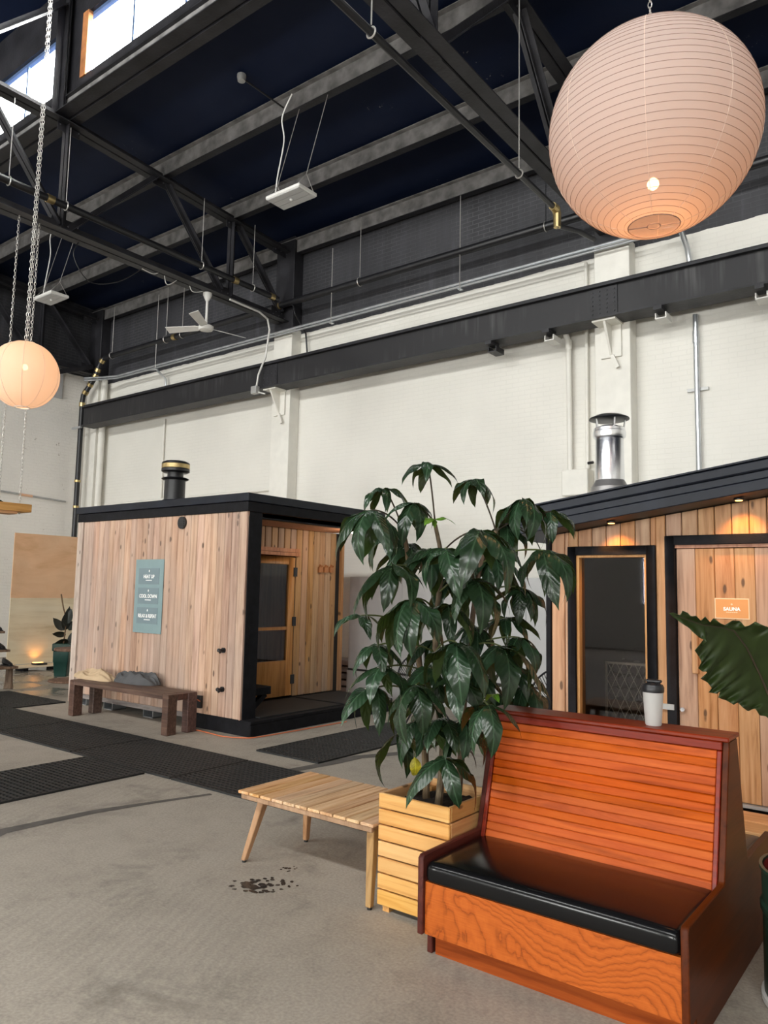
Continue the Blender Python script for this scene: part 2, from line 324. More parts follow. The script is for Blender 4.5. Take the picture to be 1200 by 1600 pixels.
leaf_mat('leaf_ear', (0.026, 0.045, 0.008), (0.026, 0.045, 0.007), 0.42, 0.25)
plain('petiole', (0.085, 0.105, 0.03), 0.5, var=0.2)
plain('petiole_dark', (0.05, 0.035, 0.02), 0.5, var=0.2)
def paper(name, col, bulb_pass, trans):
    m, n, p = newmat(name)
    p.inputs['Base Color'].default_value = (*col, 1); p.inputs['Roughness'].default_value = 0.85
    tr = n('ShaderNodeBsdfTranslucent', i_Color=(*col, 1)); tp = n('ShaderNodeBsdfTransparent')
    a = n('ShaderNodeMixShader', i_0=trans, i_1=p.outputs[0], i_2=tr.outputs[0])
    b = n('ShaderNodeMixShader', i_0=bulb_pass, i_1=a.outputs[0], i_2=tp.outputs[0])
    n.l.new(b.outputs[0], n.n['Material Output'].inputs[0])
paper('lantern_paper', (0.53, 0.455, 0.425), 0.06, 0.34)
paper('lantern_linen', (0.72, 0.60, 0.50), 0.02, 0.5)
plain('lantern_rib', (0.27, 0.19, 0.16), 0.7)
plain('lantern_seam', (0.72, 0.60, 0.52), 0.8)
def emit(name, col, s):
    m, n, p = newmat(name)
    e = n('ShaderNodeEmission', i_Color=(*col, 1), i_Strength=s); n.l.new(e.outputs[0], n.n['Material Output'].inputs[0])
emit('bulb_warm', (1.0, 0.60, 0.26), 60)
emit('lens_warm', (1.0, 0.45, 0.12), 6)
emit('strip_warm', (1.0, 0.42, 0.12), 1.6)
emit('porch_lamp', (1.0, 0.93, 0.82), 12)
def glass(name, col, refl, tint):
    m, n, p = newmat(name)
    g = n('ShaderNodeBsdfGlossy', i_Color=(*col, 1), i_Roughness=0.02); t = n('ShaderNodeBsdfTransparent', i_Color=(*tint, 1))
    fr = n('ShaderNodeLayerWeight', i_Blend=0.5).outputs['Facing']
    fr = n.math('ADD', n.math('MULTIPLY', n.math('POWER', fr, 4.0), 0.6), 0.04)
    x = n('ShaderNodeMixShader', i_0=n.math('ADD', fr, refl, True), i_1=t.outputs[0], i_2=g.outputs[0])
    n.l.new(x.outputs[0], n.n['Material Output'].inputs[0])
glass('window_glass', (1, 1, 1), 0.0, (0.96, 0.98, 1.0))
glass('tinted_glass', (0.9, 0.9, 0.95), 0.0, (0.72, 0.68, 0.65))
def frosted(name):
    m, n, p = newmat(name)
    p.inputs['Base Color'].default_value = (0.78, 0.77, 0.75, 1); p.inputs['Roughness'].default_value = 0.35
    tr = n('ShaderNodeBsdfTranslucent', i_Color=(0.8, 0.8, 0.78, 1)); tp = n('ShaderNodeBsdfTransparent')
    a = n('ShaderNodeMixShader', i_0=0.4, i_1=p.outputs[0], i_2=tr.outputs[0]); b = n('ShaderNodeMixShader', i_0=0.12, i_1=a.outputs[0], i_2=tp.outputs[0])
    n.l.new(b.outputs[0], n.n['Material Output'].inputs[0])
frosted('frosted_plastic')

# ------------------------------------------------------------------ mesh helpers
WPOS = {}
def link(o, parent, at, rot=None):
    C.objects.link(o)
    at = Vector(at)
    if parent is not None:
        o.parent = parent; o.location = at - WPOS[parent.name]
    else: o.location = at
    if rot is not None: o.rotation_euler = rot
    WPOS[o.name] = at
    return o
def tag(o, label=None, cat=None, group=None, kind=None):
    if label: o['label'] = label
    if cat: o['category'] = cat
    if group: o['group'] = group
    if kind: o['kind'] = kind
    return o
def thing(name, at, label, cat, group=None):
    o = bpy.data.objects.new(name, None); o.empty_display_size = 0.1
    link(o, None, at); return tag(o, label, cat, group)
class MB:
    def __init__(s): s.v = []; s.f = []
    def add(s, vs, fs):
        k = len(s.v); s.v += [Vector(q) for q in vs]; s.f += [tuple(i + k for i in q) for q in fs]; return s
    def box(s, x0, x1, y0, y1, z0, z1):
        return s.add([(x0, y0, z0), (x1, y0, z0), (x1, y1, z0), (x0, y1, z0), (x0, y0, z1), (x1, y0, z1), (x1, y1, z1), (x0, y1, z1)],
                     [(0, 3, 2, 1), (4, 5, 6, 7), (0, 1, 5, 4), (1, 2, 6, 5), (2, 3, 7, 6), (3, 0, 4, 7)])
    def bar(s, p, q, w_, h_, up=(0, 0, 1), off=(0, 0)):       # rectangular bar from p to q; w_ sideways, h_ along up
        p, q = Vector(p), Vector(q); d = (q - p).normalized(); sd = d.cross(Vector(up))
        if sd.length < 1e-4: sd = d.cross(Vector((1, 0, 0)))
        sd.normalize(); u = sd.cross(d)
        vs = []
        for c in (p, q):
            for a, b in ((-1, -1), (1, -1), (1, 1), (-1, 1)):
                vs.append(c + sd * (off[0] + a * w_ / 2) + u * (off[1] + b * h_ / 2))
        return s.add(vs, [(0, 1, 2, 3), (7, 6, 5, 4), (0, 4, 5, 1), (1, 5, 6, 2), (2, 6, 7, 3), (3, 7, 4, 0)])
    def tube(s, path, r, n=8, closed=False):
        path = [Vector(q) for q in path]; m = len(path); rr = r if isinstance(r, (list, tuple)) else [r] * m
        rings = []; pu = None
        for i, c in enumerate(path):
            a = path[(i - 1) % m] if (closed or i > 0) else path[i]; b = path[(i + 1) % m] if (closed or i < m - 1) else path[i]
            d = (b - a).normalized()
            if pu is None: pu = d.orthogonal().normalized()
            u = (pu - d * pu.dot(d)); u = u.normalized() if u.length > 1e-6 else d.orthogonal().normalized(); pu = u; v = d.cross(u)
            rings.append([c + u * math.cos(2 * math.pi * j / n) * rr[i] + v * math.sin(2 * math.pi * j / n) * rr[i] for j in range(n)])
        vs = [q for g in rings for q in g]; fs = []
        for i in range(m if closed else m - 1):
            for j in range(n):
                k = (i + 1) % m
                fs.append((i * n + j, i * n + (j + 1) % n, k * n + (j + 1) % n, k * n + j))
        if not closed: fs += [tuple(range(n - 1, -1, -1)), tuple((m - 1) * n + j for j in range(n))]
        return s.add(vs, fs)
    def lathe(s, prof, c, n=24, caps=True):                    # profile of (r, z) around a vertical axis at c
        c = Vector(c); m = len(prof)
        vs = [c + Vector((r * math.cos(2 * math.pi * j / n), r * math.sin(2 * math.pi * j / n), z)) for r, z in prof for j in range(n)]
        fs = [(i * n + j, i * n + (j + 1) % n, (i + 1) * n + (j + 1) % n, (i + 1) * n + j) for i in range(m - 1) for j in range(n)]
        if caps: fs += [tuple(range(n - 1, -1, -1)), tuple((m - 1) * n + j for j in range(n))]
        return s.add(vs, fs)
    def ball(s, c, r, n=8, sc_=(1, 1, 1)):
        c = Vector(c); m = max(4, n // 2 + 1)
        vs = []; fs = []
        for i in range(m + 1):
            t = math.pi * i / m
            for j in range(n):
                a = 2 * math.pi * j / n
                vs.append(c + Vector((r * sc_[0] * math.sin(t) * math.cos(a), r * sc_[1] * math.sin(t) * math.sin(a), -r * sc_[2] * math.cos(t))))
        for i in range(m):
            for j in range(n): fs.append((i * n + j, i * n + (j + 1) % n, (i + 1) * n + (j + 1) % n, (i + 1) * n + j))
        return s.add(vs, fs)
    def prism(s, poly, ax, lo, hi):                            # polygon in the two other axes, extruded along ax
        n = len(poly); i = 'xyz'.index(ax); vs = []
        for h in (lo, hi):
            for a, b in poly:
                q = [a, b]; q.insert(i, h); vs.append(q)
        return s.add(vs, [tuple(range(n)), tuple(range(2 * n - 1, n - 1, -1))] + [(j, j + n, (j + 1) % n + n, (j + 1) % n) for j in range(n)])
    def mesh(s, name, at, mat, bevel=0.0, seg=1, angle=35):
        me = bpy.data.meshes.new(name); at = Vector(at)
        me.from_pydata([q - at for q in s.v], [], s.f)
        bm = bmesh.new(); bm.from_mesh(me)
        bmesh.ops.remove_doubles(bm, verts=bm.verts, dist=1e-6)
        bmesh.ops.recalc_face_normals(bm, faces=bm.faces)
        if bevel: bmesh.ops.bevel(bm, geom=[e for e in bm.edges if e.calc_face_angle(0) > 0.6], offset=bevel, segments=seg, affect='EDGES', profile=0.6)
        bm.to_mesh(me); bm.free()
        me.shade_smooth(); me.set_sharp_from_angle(angle=R(angle))
        me.materials.append(MATS[mat]); return me
    def build(s, name, mat, parent=None, at=None, bevel=0.0, seg=1, angle=35, **kw):
        if at is None:
            xs = [q.x for q in s.v]; ys = [q.y for q in s.v]; zs = [q.z for q in s.v]
            at = ((min(xs) + max(xs)) / 2, (min(ys) + max(ys)) / 2, min(zs))
        o = bpy.data.objects.new(name, s.mesh(name, at, mat, bevel, seg, angle)); link(o, parent, at)
        return tag(o, **kw) if kw else o
def put(name, me, at, parent=None, rot=None):
    return link(bpy.data.objects.new(name, me), parent, at, rot)
def struct(name, mb, mat, parent=None, **k):
    o = mb.build(name, mat, parent, **k)
    if parent is None: o['kind'] = 'structure'
    return o
def lerp(a, b, t): return Vector(a) * (1 - t) + Vector(b) * t
def bez(a, b, c, n=10):
    a, b, c = Vector(a), Vector(b), Vector(c)
    return [a * (1 - t) ** 2 + b * 2 * t * (1 - t) + c * t * t for t in [i / n for i in range(n + 1)]]
def text(name, body, size, at, mat, parent, facing='-y', bold=0.0, thick=0.001, squeeze=1.0):
    cu = bpy.data.curves.new(name, 'FONT'); cu.body = body; cu.size = size; cu.align_x = 'CENTER'; cu.align_y = 'CENTER'; cu.extrude = thick; cu.offset = bold
    t = bpy.data.objects.new(name, cu); C.objects.link(t)
    dg = bpy.context.evaluated_depsgraph_get(); me = bpy.data.meshes.new_from_object(t.evaluated_get(dg)); C.objects.unlink(t); bpy.data.objects.remove(t)
    me.transform(Matrix.Diagonal((squeeze, 1, 1, 1))); me.transform(Matrix.Rotation(R(90), 4, 'X'))
    me.materials.clear(); me.materials.append(MATS[mat])
    return put(name, me, at, parent)

# ================================================================== THE HALL
X0, X1, Y0, Y1 = -16.6, 9.0, -10.7, 10.0
NC, SC_ = 5.31, -6.01                       # the two clerestory planes
struct('floor', MB().box(X0 - .3, X1 + .3, Y0 - .3, Y1 + .3, -0.2, 0.0), 'concrete_floor', at=(0, 0, 0))
struct('wall_back', MB().box(X0 - .3, X1 + .3, Y1, Y1 + .3, 0, 8.5), 'white_brick_long')
struct('wall_left', MB().box(X0 - .3, X0, Y0, Y1, 0, 10.6), 'white_brick_end')
struct('wall_right', MB().box(X1, X1 + .3, Y0, Y1, 0, 10.6), 'white_brick_end')
SW = [(-13.5, -11.5), (-7.6, -5.6), (-1.6, .4), (4.4, 6.4)]; FILL_WIN_Z = (1.3, 3.4)  # low windows in the unseen front wall, added for frontal fill light
mb = MB(); xs = [X0] + [q for a in SW for q in a] + [X1]
mb.box(X0, X1, Y0 - .3, Y0, 0, FILL_WIN_Z[0]).box(X0, X1, Y0 - .3, Y0, FILL_WIN_Z[1], 8.5)
for a, b in zip(xs[::2], xs[1::2]): mb.box(a, b, Y0 - .3, Y0, FILL_WIN_Z[0], FILL_WIN_Z[1])
struct('wall_front', mb, 'white_brick_long')
struct('ceiling', MB().prism([(NC, 8.50), (Y1 + .3, 8.24), (Y1 + .3, 8.40), (NC, 8.66)], 'x', X0 - .3, X1 + .3), 'black_ceiling')
struct('ceiling_front', MB().prism([(SC_, 8.50), (Y0 - .3, 8.24), (Y0 - .3, 8.40), (SC_, 8.66)], 'x', X0 - .3, X1 + .3), 'black_ceiling')
struct('ceiling_monitor', MB().prism([(SC_ - .3, 10.45), (-.35, 10.95), (NC + .3, 10.45), (NC + .3, 10.6), (-.35, 11.1), (SC_ - .3, 10.6)], 'x', X0 - .3, X1 + .3), 'black_ceiling')
BAYS = [(-15.9, -10.22), (-9.64, -4.0), (-3.3, 2.3), (3.0, 8.6)]; WZ = (8.77, 9.74)
for nm, y0, y1 in (('wall_clerestory', NC, NC + .14), ('wall_clerestory_front', SC_ - .14, SC_)):
    mb = MB().box(X0, X1, y0, y1, 8.2, WZ[0]).box(X0, X1, y0, y1, WZ[1], 10.5)
    xs = [X0] + [q for a in BAYS for q in a] + [X1]
    for a, b in zip(xs[::2], xs[1::2]): mb.box(a, b, y0, y1, WZ[0], WZ[1])
    struct(nm, mb, 'black_steel')
wn = 0
def window(x0, x1, y, z0, z1, step, inner, jamb=None):
    global wn; wn += 1
    fr = MB(); t = .05
    fr.box(x0, x1, y - .03, y + .03, z0, z0 + t).box(x0, x1, y - .03, y + .03, z1 - t, z1).box(x0, x0 + t, y - .03, y + .03, z0 + t, z1 - t).box(x1 - t, x1, y - .03, y + .03, z0 + t, z1 - t)
    f = struct('window_%d' % wn, fr, 'window_steel')
    n = max(1, round((x1 - x0) / step)); dx = (x1 - x0) / n
    for i in range(1, n): MB().box(x0 + i * dx - .022, x0 + i * dx + .022, y - .025, y + .025, z0 + t, z1 - t).build('mullion', 'window_steel', f)
    me = None
    for i in range(n):
        if me is None: me = MB().box(-dx / 2 + .03, dx / 2 - .03, -.003, .003, 0, z1 - z0 - 2 * t).mesh('pane', (0, 0, 0), 'window_glass')
        put('pane', me, (x0 + (i + .5) * dx, y, z0 + t), f)
    if jamb:
        MB().box(x0 - .02, x0 + .12, y - .10, y - .032, z0 - .02, z1).build('jamb', 'rust_wood', f)
    if z1 - z0 > 2:
        for k in range(1, 4):
            zz = z0 + (z1 - z0) * k / 4; MB().box(x0 + t, x1 - t, y - .02, y + .02, zz - .02, zz + .02).build('glazing_bar', 'window_steel', f)
    portal((x0 + x1) / 2, y + (.1 if inner else -.1), (z0 + z1) / 2, x1 - x0, z1 - z0, inner)
for i, (a, b) in enumerate(BAYS): window(a, b, NC + .08, WZ[0], WZ[1], 1.2, True, True)
for a, b in BAYS: window(a, b, SC_ - .08, WZ[0], WZ[1], 1.2, False)
for a, b in SW: window(a, b, Y0 - .12, FILL_WIN_Z[0], FILL_WIN_Z[1], 1.0, False)  # added fill row behind the camera

# ---- pilasters along the long wall
cols = [(-16.5, -16.05, 'white pilaster in the far corner beside the black downpipe'), (-10.18, -9.71, 'white pilaster rising behind the left sauna cabin, black above the conduits'),
        (-3.89, -3.40, 'white pilaster rising behind the chrome chimney')]
for a, b, lab in cols:
    t = thing('pilaster', ((a + b) / 2, 9.875, 0), lab, 'column', 'pilasters along the long brick wall')
    MB().box(a, b, 9.75, 10.0, 0, 6.42).build('shaft', 'white_paint', t, bevel=.008)
    MB().box(a, b, 9.75, 10.0, 6.42, 8.2).build('upper_shaft', 'black_steel', t, bevel=.008)

# ---- crane beam along the wall
t = thing('crane_beam', (-4, 9.57, 5.24), 'long black steel beam running along the white brick wall', 'beam')
MB().box(X0 + .47, X1, 9.40, 9.745, 5.24, 5.265).build('bottom_flange', 'black_steel', t)
MB().box(X0 + .47, X1, 9.40, 9.745, 5.675, 5.70).build('top_flange', 'black_steel', t)
MB().box(X0 + .47, X1, 9.47, 9.50, 5.265, 5.675).build('web', 'beam_paint', t)
MB().box(X0 + .47, X1, 9.44, 9.52, 5.70, 5.745).build('rail', 'black_steel', t, bevel=.012)
for cx in (-9.95, -3.65):
    pl = MB().box(cx - .19, cx + .19, 9.455, 9.469, 5.27, 5.67).build('splice_plate', 'black_steel', t)
    rv = MB()
    for i in (-.15, -.05, .05, .15):
        for k in range(6): rv.ball((cx + i, 9.455, 5.32 + k * .06), .013, 6)
    rv.build('rivets', 'rivet_steel', pl, kind='stuff')
for k, x in enumerate((-5.35, -4.45, -2.92, -1.75, -.4)):
    MB().box(x - .05, x + .05, 9.38, 9.62, 5.19, 5.238).build('clip', 'black_steel', t)
    br = MB().prism([(x - .07, 5.185), (x - .055, 5.185), (x - .055, 5.12), (x + .055, 5.12), (x + .055, 5.185), (x + .07, 5.185), (x + .07, 5.105), (x - .07, 5.105)], 'y', 9.50, 9.74)
    br.build('strut_bracket', 'white_plastic' if x > -5 else 'black_steel', t)
for cx, lab in ((-9.95, 'white steel angle bracket under the beam on the pilaster behind the left cabin'), (-3.65, 'white steel angle bracket under the beam on the pilaster behind the chrome chimney')):
    t = thing('beam_bracket', (cx, 9.65, 4.7), lab, 'bracket', 'beam brackets on the pilasters')
    MB().box(cx - .16, cx + .16, 9.45, 9.748, 5.215, 5.238).build('seat_plate', 'white_paint', t)
    MB().box(cx - .14, cx + .14, 9.715, 9.748, 4.78, 5.215).build('back_plate', 'white_paint', t)
    MB().prism([(9.47, 5.215), (9.715, 5.215), (9.715, 4.80)], 'x', cx - .015, cx + .015).build('gusset', 'white_paint', t)
    MB().bar((cx + .02, 9.70, 4.80), (cx + .1, 9.70, 4.62), .05, .04, (0, 1, 0)).build('tail', 'white_paint', t)

# ---- roof trusses
def truss(x, lab):
    t = thing('roof_truss', (x, 0, 6.55), lab, 'truss', 'roof trusses')
    def chord(name, p, q, s=.12):
        m = MB()
        for sg in (-1, 1):
            m.bar(p, q, .014, s, off=(sg * .014, 0)); m.bar(p, q, s, .014, off=(sg * (.014 + s / 2), -s / 2))
        return m.build(name, 'black_steel', t)
    def web(name, p, q, s=.075):
        p, q = Vector(p), Vector(q); m = MB()
        for sg in (-1, 1):
            m.bar(p, q, .012, s, up=(1, 0, 0), off=(0, sg * .05)); m.bar(p, q, .012, s, up=(0, 1, 0.3), off=(0, 0))
        m2 = MB()
        d = (q - p).normalized(); n_ = Vector((1, 0, 0)); s2 = d.cross(n_)
        for sg in (-1, 1):
            for wd, th, o1, o2 in ((s, .012, sg * (.010 + s / 2), -s / 2), (.012, s, sg * .016, 0)):
                vs = []
                for c in (p, q):
                    for a, b in ((-1, -1), (1, -1), (1, 1), (-1, 1)): vs.append(c + n_ * (o1 + a * wd / 2) + s2 * (o2 + b * th / 2))
                m2.add(vs, [(0, 1, 2, 3), (7, 6, 5, 4), (0, 4, 5, 1), (1, 5, 6, 2), (2, 6, 7, 3), (3, 7, 4, 0)])
        return m2.build(name, 'black_steel', t)
    P = lambda y, z: (x, y, z)
    chord('bottom_chord', P(Y0 + .05, 6.62), P(9.745, 6.62), .14)
    for s, o in ((1, 0), (-1, -.7)):
        m = lambda y: s * y + o
        chord('top_chord', P(m(NC), 8.21), P(m(9.745), 7.97))
        chord('monitor_post', P(m(5.22), 8.25), P(m(5.22), 10.4), .11)
        web('strut', P(m(5.34), 6.62), P(m(5.34), 8.2)); web('strut', P(m(8.45), 6.62), P(m(8.45), 8.02))
        web('diagonal', P(m(6.95), 8.12), P(m(8.2), 6.66)); web('diagonal', P(m(8.5), 8.0), P(m(9.65), 6.72))
        web('diagonal', P(m(5.3), 6.66), P(m(4.1), 8.2)); web('diagonal', P(m(5.15), 9.95), P(m(3.7), 8.35))
        web('diagonal', P(m(6.85), 8.12), P(m(5.45), 6.66))
        web('rafter', P(m(5.2), 10.33), P(-.35, 10.8), .11)
        rv = MB()
        for y, z in ((5.34, 8.16), (6.95, 8.08), (8.47, 7.99), (5.34, 6.66), (8.3, 6.66), (9.6, 6.7), (9.6, 7.95)):
            g = MB().box(x - .006, x + .006, m(y) - .17, m(y) + .17, z - .13, z + .10).build('gusset_plate', 'black_steel', t)
            r2 = MB()
            for i in range(5):
                for k in (-1, 1): r2.ball((x + k * .03, m(y) - .14 + i * .07, z + (.0 if i % 2 else -.06)), .012, 6)
            r2.build('rivets', 'rivet_steel', g, kind='stuff')
    chord('tie_chord', P(SC_, 8.21), P(NC, 8.21))
    for k in range(5):
        y = 4.0 - k * 1.9; web('diagonal', P(y, 8.2), P(y - .95, 6.66)); web('diagonal', P(y - .95, 6.66), P(y - 1.9, 8.2))
    return t
for x, l in ((-16.30, 'black riveted roof truss against the far end wall'), (-9.95, 'black riveted roof truss over the left cabin, carrying the fan'),
             (-3.65, 'black riveted roof truss in front of the big paper lantern')): truss(x, l)
for x in (-16.1,):
    t = thing('wall_brace', (x, 8.9, 6.1), 'black diagonal steel brace on the far end wall', 'brace')
    MB().bar((x, 7.6, 5.9), (x, 9.6, 6.7), .08, .10).build('brace_bar', 'black_steel', t)

# ---- purlins (steel channels along the hall)
def purlin(y, z, lab, s=1):
    t = thing('roof_purlin', (-4, y, z), lab, 'beam', 'roof purlins')
    h = .23
    MB().box(X0, X1, y - .010, y + .010, z, z + h).build('web', 'purlin_steel', t)
    MB().box(X0, X1, y - .01 if s > 0 else y - .10, y + .10 if s > 0 else y + .01, z - .012, z).build('lower_flange', 'black_steel', t)
    MB().box(X0, X1, y - .08, y + .08, z + h, z + h + .012).build('upper_flange', 'purlin_steel', t)
for y, z, l in ((6.95, 8.145, 'steel roof purlin next below the clerestory on the back slope'), (8.45, 8.06, 'steel roof purlin midway down the back slope'), (9.82, 7.90, 'steel roof purlin along the top of the back brick wall')): purlin(y, z, l)
t = thing('clerestory_girder', (-4, 5.2, 8.22), 'steel girder below the back clerestory windows', 'beam')
MB().box(X0, X1, 5.27, 5.295, 8.24, 8.52).build('web', 'purlin_steel', t)
MB().box(X0, X1, 5.10, 5.295, 8.225, 8.24).build('lower_flange', 'black_steel', t)
MB().box(X0, X1, 5.22, 5.295, 8.52, 8.535).build('upper_flange', 'black_steel', t)
t = thing('monitor_purlin', (-4, 3.4, 10.3), 'dark purlin under the raised roof above the clerestory', 'beam')
MB().box(X0, X1, 3.35, 3.45, 10.36, 10.56).build('web', 'purlin_steel', t)

# ---- pipes
def hanger(t, x, y, z, ztop, r=.06, mat='chain_steel'):
    h = MB().tube([(x, y, z + r + .03), (x, y, ztop)], .006, 6).build('hanger_rod', mat, t)
    MB().tube([(x, y + r * 1.15 * math.cos(a), z + r * 1.25 * math.sin(a)) for a in [i * math.pi / 7 for i in range(14)]], .008, 5, True).build('ring', 'chain_steel', h)
def hanger_y(t, x, y, z, ztop, r=.05, mat='chain_steel'):
    h = MB().tube([(x, y, z + r + .03), (x, y, ztop)], .006, 6).build('hanger_rod', mat, t)
    MB().tube([(x + r * 1.15 * math.cos(a), y, z + r * 1.25 * math.sin(a)) for a in [i * math.pi / 7 for i in range(14)]], .008, 5, True).build('ring', 'chain_steel', h)
xp = -9.72
t = thing('sprinkler_pipe', (xp, 6, 6.8), 'black sprinkler pipe with brass couplings along the truss above the fan', 'pipe', 'sprinkler pipes')
MB().tube([(xp, -6, 6.84), (xp, 9.36, 6.84)], .052, 12).build('pipe', 'black_metal', t)
for y in (5.02, 8.35, 9.22): MB().tube([(xp, y - .05, 6.84), (xp, y + .05, 6.84)], .06, 12).build('coupling', 'brass', t)
for y in (4.45, 5.25, 7.62, 8.75): hanger_y(t, xp, y, 6.84, 8.0, .05)
t = thing('sprinkler_main', (-12, 9.6, 6.85), 'black sprinkler main hung along the back wall beneath the dark brick', 'pipe', 'sprinkler pipes')
zz = 6.84
MB().tube([(-15.62, 9.62, zz), (xp - .05, 9.62, zz)], .058, 12).build('pipe', 'black_metal', t)
MB().tube([(xp - .12, 9.62, zz), (8.8, 9.62, zz + .02)], .062, 12).build('pipe', 'black_metal', t)
for x in (-13.05, -9.95): MB().tube([(x - .05, 9.62, zz), (x + .05, 9.62, zz)], .07, 12).build('coupling', 'brass', t)
for x in (-15.35, -13.35, -12.8, -8.0, -4.55): hanger(t, x, 9.62, zz, 8.0, .06, 'black_metal' if x > -5 else 'chain_steel')
MB().tube([(-9.66, 9.62, zz - .02), (-9.55, 9.60, 6.75), (-9.52, 9.62, 6.6), (-9.5, 9.9, 6.3), (-9.47, 9.93, 5.85)], .016, 8).build('drain_tube', 'black_metal', t)
t = thing('downpipe', (-16.2, 9.6, 0), 'black downpipe with brass bands in the far left corner', 'pipe')
MB().tube([(-15.66, 9.62, zz), (-15.78, 9.6, 6.72), (-15.84, 9.58, 6.55), (-15.9, 9.55, 6.38), (-16.24, 9.5, 6.0), (-16.27, 9.5, 5.85), (-16.27, 9.5, 0.0)], .06, 12).build('pipe', 'black_metal', t)
for p, q in (((-15.69, 9.62, 6.81), (-15.75, 9.61, 6.75)), ((-15.82, 9.585, 6.6), (-15.85, 9.578, 6.53)), ((-15.87, 9.57, 6.46), (-15.9, 9.55, 6.39)), ((-16.0, 9.535, 6.27), (-16.05, 9.53, 6.21)), ((-16.14, 9.515, 6.11), (-16.2, 9.505, 6.04)), ((-16.27, 9.5, 5.83), (-16.27, 9.5, 5.74)), ((-16.27, 9.5, 3.95), (-16.27, 9.5, 4.0)), ((-16.27, 9.5, 3.35), (-16.27, 9.5, 3.4))):
    MB().tube([p, q], .072, 12).build('brass_band', 'brass', t)
MB().box(-16.5, -16.1, 9.4, 9.44, 5.2, 5.25).build('clamp', 'galvanised', t)
t = thing('corner_pipe', (-15.98, 9.7, 0), 'white painted vertical pipe in the far corner', 'pipe')
MB().tube([(-15.94, 9.84, 0), (-15.94, 9.84, 6.4)], .075, 14).build('pipe', 'white_paint', t)
xp = -3.42
t = thing('sprinkler_branch', (xp, 6, 6.25), 'thin black sprinkler branch pipe with bronze elbow left of the big lantern', 'pipe', 'sprinkler pipes')
P_ = [on('X', xp, 515, 0), on('X', xp, 865, 316)]; zb = (P_[0].z + P_[1].z) / 2
MB().tube([(xp, -6, zb), (xp, P_[1].y, zb)], .032, 10).build('pipe', 'black_metal', t)
MB().tube([(xp, P_[1].y - .03, zb), (xp, P_[1].y + .06, zb), (xp, P_[1].y + .09, zb - .04), (xp, P_[1].y + .09, zb - .2)], [.045, .05, .045, .04], 10).build('elbow', 'brass', t)
MB().tube([(xp, P_[1].y + .09, zb - .18), on('X', xp, 905, 362), on('X', xp, 928, 374)], .028, 10).build('pipe', 'black_metal', t)
for px, py in ((580, 48), (811, 262)):
    q = on('X', xp, px, py); hanger_y(t, xp, q.y, zb, 8.0, .035)
t = thing('conduit_run', (-9, 9.6, 6.25), 'pair of galvanised conduits running along the back wall above the beam', 'conduit')
for dz, r in ((.045, .022), (-.01, .019)): MB().tube([(-15.9, 9.3, 6.28 + dz), (-15.5, 9.5, 6.28 + dz), (-15.1, 9.62, 6.28 + dz), (-3.4, 9.62, 6.30 + dz), (-3.2, 9.62, 6.30 + dz)], r, 10).build('conduit', 'galvanised', t)
for x, zt in ((-13.65, 7.9), (-8.62, 7.6), (-5.98, 7.75)):
    r_ = MB().tube([(x, 9.60, 6.22), (x, 9.60, zt)], .007, 6).build('hanger_rod', 'chain_steel', t)
    MB().box(x - .03, x + .03, 9.58, 9.66, 6.235, 6.25).build('trapeze', 'galvanised', r_)
t = thing('wall_conduit', (-2.6, 9.93, 2.6), 'galvanised vertical conduit on the wall right of the chrome chimney', 'conduit')
MB().tube([(-2.61, 9.93, 2.2), (-2.61, 9.93, 5.22)], .034, 12).build('conduit', 'galvanised', t)
MB().tube([(-2.90, 9.62, 6.34), (-2.78, 9.64, 6.34), (-2.70, 9.70, 6.28), (-2.67, 9.85, 6.1), (-2.66, 9.93, 5.9), (-2.66, 9.93, 5.72)], .036, 12).build('bend', 'galvanised', t)
MB().tube([(-2.61, 9.93, 4.85), (-2.61, 9.93, 5.0)], .042, 12).build('coupling', 'galvanised', t)
MB().box(-2.74, -2.48, 9.955, 10.0, 4.22, 4.26).build('strut_clamp', 'grey_metal', t)
t = thing('wall_box', (-4.2, 9.9, 2.94), 'white painted electrical box with pipes on the wall left of the chrome chimney', 'electrical box')
MB().box(-4.40, -4.02, 9.78, 10.0, 2.95, 3.31).build('box', 'white_paint', t, bevel=.01)
MB().tube([(-4.50, 9.70, 5.36), (-4.42, 9.74, 5.38), (-4.36, 9.8, 5.33), (-4.335, 9.86, 5.2), (-4.335, 9.9, 5.05), (-4.33, 9.92, 3.31)], .038, 12).build('pipe', 'white_paint', t)
MB().tube([(-4.335, 9.9, 5.06), (-4.335, 9.905, 5.2)], .046, 12).build('coupling', 'white_paint', t)
MB().tube([(-4.085, 9.94, 3.31), (-4.085, 9.94, 6.3)], .024, 10).build('thin_pipe', 'white_paint', t)
MB().tube([(-4.085, 9.94, 3.34), (-4.085, 9.94, 3.42)], .034, 10).build('coupling', 'white_paint', t)
MB().tube([(-4.06, 9.9, 3.40), (-3.98, 9.88, 3.40)], .02, 8).build('plug', 'black_metal', t)
t = thing('fan_conduit', (-10.3, 9.4, 5.2), 'white conduit dropping from the truss to a small box on the beam', 'conduit')
c0 = [on('X', -9.7, 380, 488), on('X', -9.8, 405, 497)]
MB().tube([(-9.78, 8.3, 6.5), (-9.8, 9.0, 6.5), (-9.85, 9.25, 6.46), (-9.9, 9.36, 6.3), (-10.0, 9.38, 5.8), (-10.05, 9.37, 5.7), (-10.16, 9.37, 5.5), (-10.2, 9.37, 5.28)], .018, 8).build('conduit', 'white_plastic', t)
MB().box(-10.28, -10.14, 9.30, 9.395, 5.14, 5.28).build('junction_box', 'grey_metal', t, bevel=.006)
MB().tube([(-10.15, 9.37, 5.17), (-10.0, 9.4, 5.12)], .014, 8).build('cable', 'white_plastic', t)
